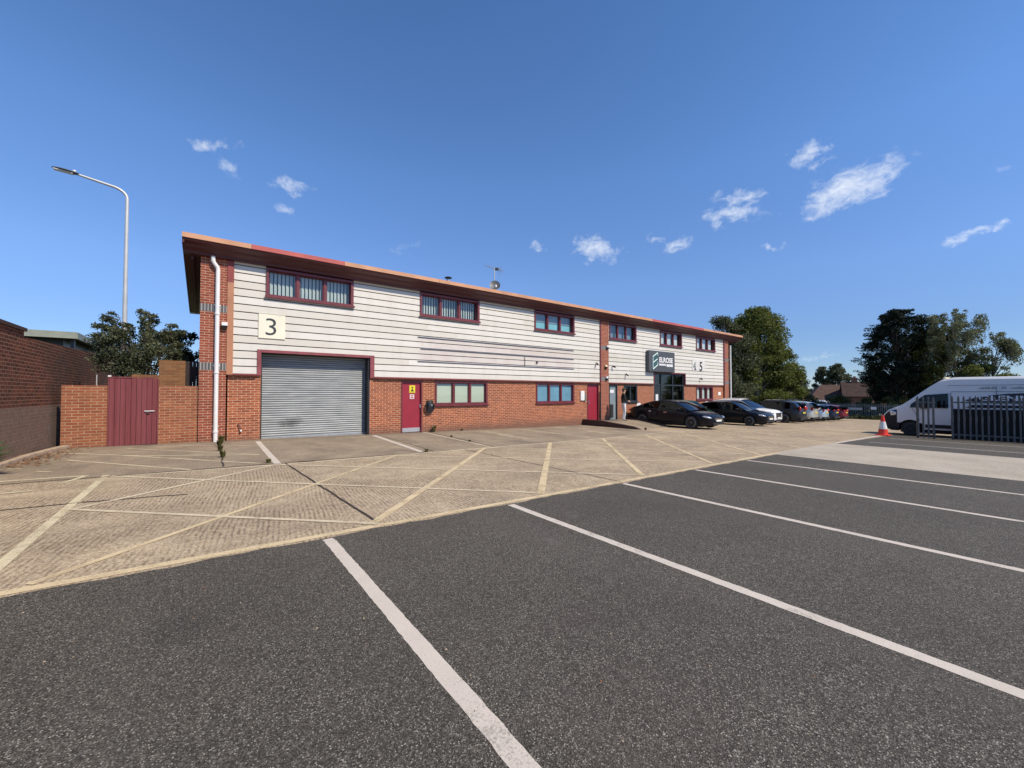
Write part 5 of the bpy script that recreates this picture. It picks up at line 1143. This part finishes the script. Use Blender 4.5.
def person():
    t = thing('person', 'man in a black top and pale trousers standing outside the grey door', 'person', (18.25, 14.05, -.018), R(-35))
    V = [(0, 0, .96), (0, 0, 1.10), (0, 0, 1.28), (0, 0, 1.44), (.01, 0, 1.52), (.03, 0, 1.60), (.035, 0, 1.70)]; Rr = [(.15, .12), (.15, .115), (.165, .12), (.12, .085), .052, (.075, .09), (.072, .085)]
    E = [(0, 1), (1, 2), (2, 3), (3, 4), (4, 5), (5, 6)]
    def chain(start, pts):
        p = start
        for q, r_ in pts: V.append(q); Rr.append(r_); E.append((p, len(V) - 1)); p = len(V) - 1
        return p
    hands = []
    for s in (1, -1):
        chain(0, [((0, s * .10, .90), .098), ((.02, s * .115, .68), .078), ((.03, s * .12, .49), .062), ((.01, s * .12, .30), .055), ((-.02, s * .12, .09), .042), ((.06, s * .125, .045), .038), ((.15, s * .14, .03), .028)])
        hands.append((s, chain(3, [((0, s * .15, 1.42), .062), ((-.01, s * .215, 1.30), .052), ((-.02, s * .25, 1.13), .042), ((.10, s * .20, 1.05), .036), ((.22, s * .12, 1.06), .028), ((.27, s * .09, 1.07), (.018, .036))])))
    for s, h in hands:
        bx, by, bz = V[h]
        for k, l in enumerate((.055, .065, .06, .048)):
            o_ = (k - 1.5) * .017; chain(h, [((bx + .03, by - s * .01, bz + o_), .009), ((bx + .03 + l * .6, by - s * .03, bz + o_ * 1.1 - .008), .008), ((bx + .03 + l, by - s * .05, bz + o_ * 1.1 - .02), .007)])
        chain(h, [((bx - .005, by - s * .03, bz + .035), .010), ((bx + .02, by - s * .055, bz + .045), .009)])
    me = skin_mesh('body', V, E, Rr, 0)
    for m_ in ('skin', 'top_black', 'trousers', 'shoe'): me.materials.append(M[m_])
    for p in me.polygons:
        c = p.center; arm = abs(c.y) > .13 or c.x > .17
        if c.z < .075: k = 3
        elif c.z < .97 : k = 2
        elif c.z < 1.50 and not (c.x > .215): k = 1
        else: k = 0
        p.material_index = k; p.use_smooth = True
    o = bpy.data.objects.new('body', me); COL.objects.link(o); o.parent = t
    mb = MB(); mb.blob((.02, 0, 1.715), (.098, .085, .085), M['hair'], None, 16, 10); mb.blob((-.02, 0, 1.66), (.075, .08, .09), M['hair'], None, 14, 8); mb.build('hair', t, smooth=True)
    mb = MB(); mb.blob((.112, 0, 1.645), (.02, .013, .02), M['skin']); 
    for s in (1, -1): mb.blob((.03, s * .083, 1.65), (.02, .01, .032), M['skin']); mb.blob((.103, s * .03, 1.668), (.006, .012, .006), M['dark_text'], nu=8, nv=6)
    mb.blob((.103, 0, 1.605), (.006, .022, .005), M['cone_red'], nu=8, nv=6); mb.build('face', t, smooth=True)
    mb = MB(); mb.tube([(0, 0, 1.475), (.005, 0, 1.505)], [.075, .062], M['top_black'], 14, cap=False); mb.build('collar', t)
person()
# ---------------------------------------------------------------- camera, light, world
cam = bpy.data.cameras.new('camera'); co = bpy.data.objects.new('camera', cam); COL.objects.link(co); scene.camera = co
cam.sensor_width = 36; cam.lens = 36 * 405 / 1024; cam.clip_end = 3000; cam.clip_start = .05
co.location = (0, 0, 1.5); co.rotation_euler = (R(91.27), 0, R(-37))
AZ, EL = 19, 47      # sun stands a little to the right of straight behind, seen facing the front wall
S = Vector((math.sin(R(AZ)) * math.cos(R(EL)), -math.cos(R(AZ)) * math.cos(R(EL)), math.sin(R(EL))))
sl = bpy.data.lights.new('sun', 'SUN'); sl.energy = 4.75; sl.angle = R(.53); sl.color = (1, .89, .75)
so = bpy.data.objects.new('sun', sl); COL.objects.link(so); so.rotation_euler = S.to_track_quat('Z', 'Y').to_euler(); so.location = (0, -20, 30)
w = bpy.data.worlds.new('World'); scene.world = w; w.use_nodes = True; nt = w.node_tree; nt.nodes.clear()
m = NT.__new__(NT); m.t = nt
sky = nt.nodes.new('ShaderNodeTexSky'); sky.sky_type = 'NISHITA'; sky.sun_disc = False; sky.sun_elevation = R(EL); sky.sun_rotation = R(180 - AZ)
sky.air_density = .7; sky.dust_density = 0; sky.ozone_density = 6; sky.altitude = 50
dirv = m.n('TexCoord').outputs['Generated']; dx, dy, dz = m.sep(dirv)
az = m.math('MULTIPLY', m.math('ARCTAN2', dx, dy), 57.2958); el = m.math('MULTIPLY', m.math('ARCSINE', dz), 57.2958)
ae = m.n('CombineXYZ', X=az, Y=el, Z=0.0).outputs[0]
wn = m.n('TexNoise', Vector=ae, Scale=.28, Detail=5.0, Roughness=.6).outputs['Color']
aw = m.n('VectorMath', _operation='ADD', i0=ae, i1=m.n('VectorMath', _operation='MULTIPLY', i0=m.n('VectorMath', _operation='SUBTRACT', i0=wn, i1=(.5, .5, .5)).outputs[0], i1=(7, 4.5, 0)).outputs[0]).outputs[0]
CL = [(0.1, 26.39, 3.2, 0.98, 16.1, 0.8), (1.73, 24.26, 1.6, 1.3, -24.4, 0.5), (8.22, 24.57, 3.49, 1.05, 3.7, 0.85), (7.38, 21.85, 2.44, 0.82, 5.9, 0.6), (40.28, 19.55, 1.66, 0.86, -1.2, 0.75), (48.8, 19.19, 4.6, 1.88, -11.5, 1.25), (55.96, 19.68, 1.49, 0.82, -6.4, 0.6), (58.96, 18.73, 2.79, 1.47, 2.5, 0.95), (70.2, 16.9, 1.56, 0.66, -10.5, 0.8), (66.53, 22.83, 3.14, 1.24, -4.1, 0.95), (65.74, 21.14, 4.46, 1.28, 1.0, 1.2), (73.52, 25.75, 2.46, 1.58, 16.0, 1.2), (74.23, 24.21, 1.69, 0.69, -0.4, 0.7), (76.99, 21.4, 5.4, 2.62, 11.7, 1.45), (78.96, 21.76, 2.96, 2.17, -6.3, 1.1), (85.0, 14.56, 1.97, 0.69, 13.2, 1.0), (86.97, 14.72, 0.75, 0.66, -2.1, 0.9), (22.36, 19.36, 2.1, 0.74, 4.4, 0.35), (87.36, 19.4, 1.38, 0.5, -14.5, 0.35), (74.3, 3.71, 2.28, 0.42, -2.9, 0.5), (88.22, 3.63, 1.42, 0.53, -4.5, 0.35)]
acc = None
for (a, e, hw, hh, tilt, dens) in CL:
    mp = m.n('Mapping', _vector_type='TEXTURE', Vector=aw, Location=(a, e, 0), Rotation=(0, 0, R(tilt)), Scale=(hw, hh, 1))
    ln = m.n('VectorMath', _operation='LENGTH', i0=mp.outputs[0]).outputs['Value']
    k = m.rng(ln, 1.0, .0, 0, dens); acc = k if acc is None else m.math('MAXIMUM', acc, k)
n1 = m.noise(m.mapped(ae, (1, 1.5, 1), (0, 0, R(-20))), .8, 8, .63, .6)
cl = m.math('ADD', acc, m.math('MULTIPLY', m.math('ADD', n1, -.5), 2.3))
cl = m.math('MULTIPLY', m.rng(cl, .15, 1.75), m.rng(acc, 0, .4))
cirrus = m.noise(m.mapped(ae, (.5, 1.6, 1)), .12, 6, .6)
clr = m.ramp(m.rng(el, 0, 90), [(0, (.31, .30, .31)), (.08, (.43, .425, .44)), (.16, (.60, .60, .62)), (.3, (.65, .73, .77)), (.5, (.54, .68, .74)), (.60, (.34, .40, .41)), (1, (.26, .30, .30))])  # high sky, out of view, darkened to cut blue fill in shadows
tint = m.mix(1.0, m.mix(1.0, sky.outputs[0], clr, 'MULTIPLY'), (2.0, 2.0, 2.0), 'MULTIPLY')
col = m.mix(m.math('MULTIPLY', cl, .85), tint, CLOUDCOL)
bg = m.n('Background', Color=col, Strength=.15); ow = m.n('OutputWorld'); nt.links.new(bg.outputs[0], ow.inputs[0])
scene.view_settings.view_transform = 'Standard'; scene.view_settings.look = 'None'; scene.view_settings.exposure = 0; scene.view_settings.gamma = 1
scene.render.engine = 'CYCLES'; scene.cycles.max_bounces = 8; scene.cycles.transparent_max_bounces = 12; scene.cycles.use_denoising = True
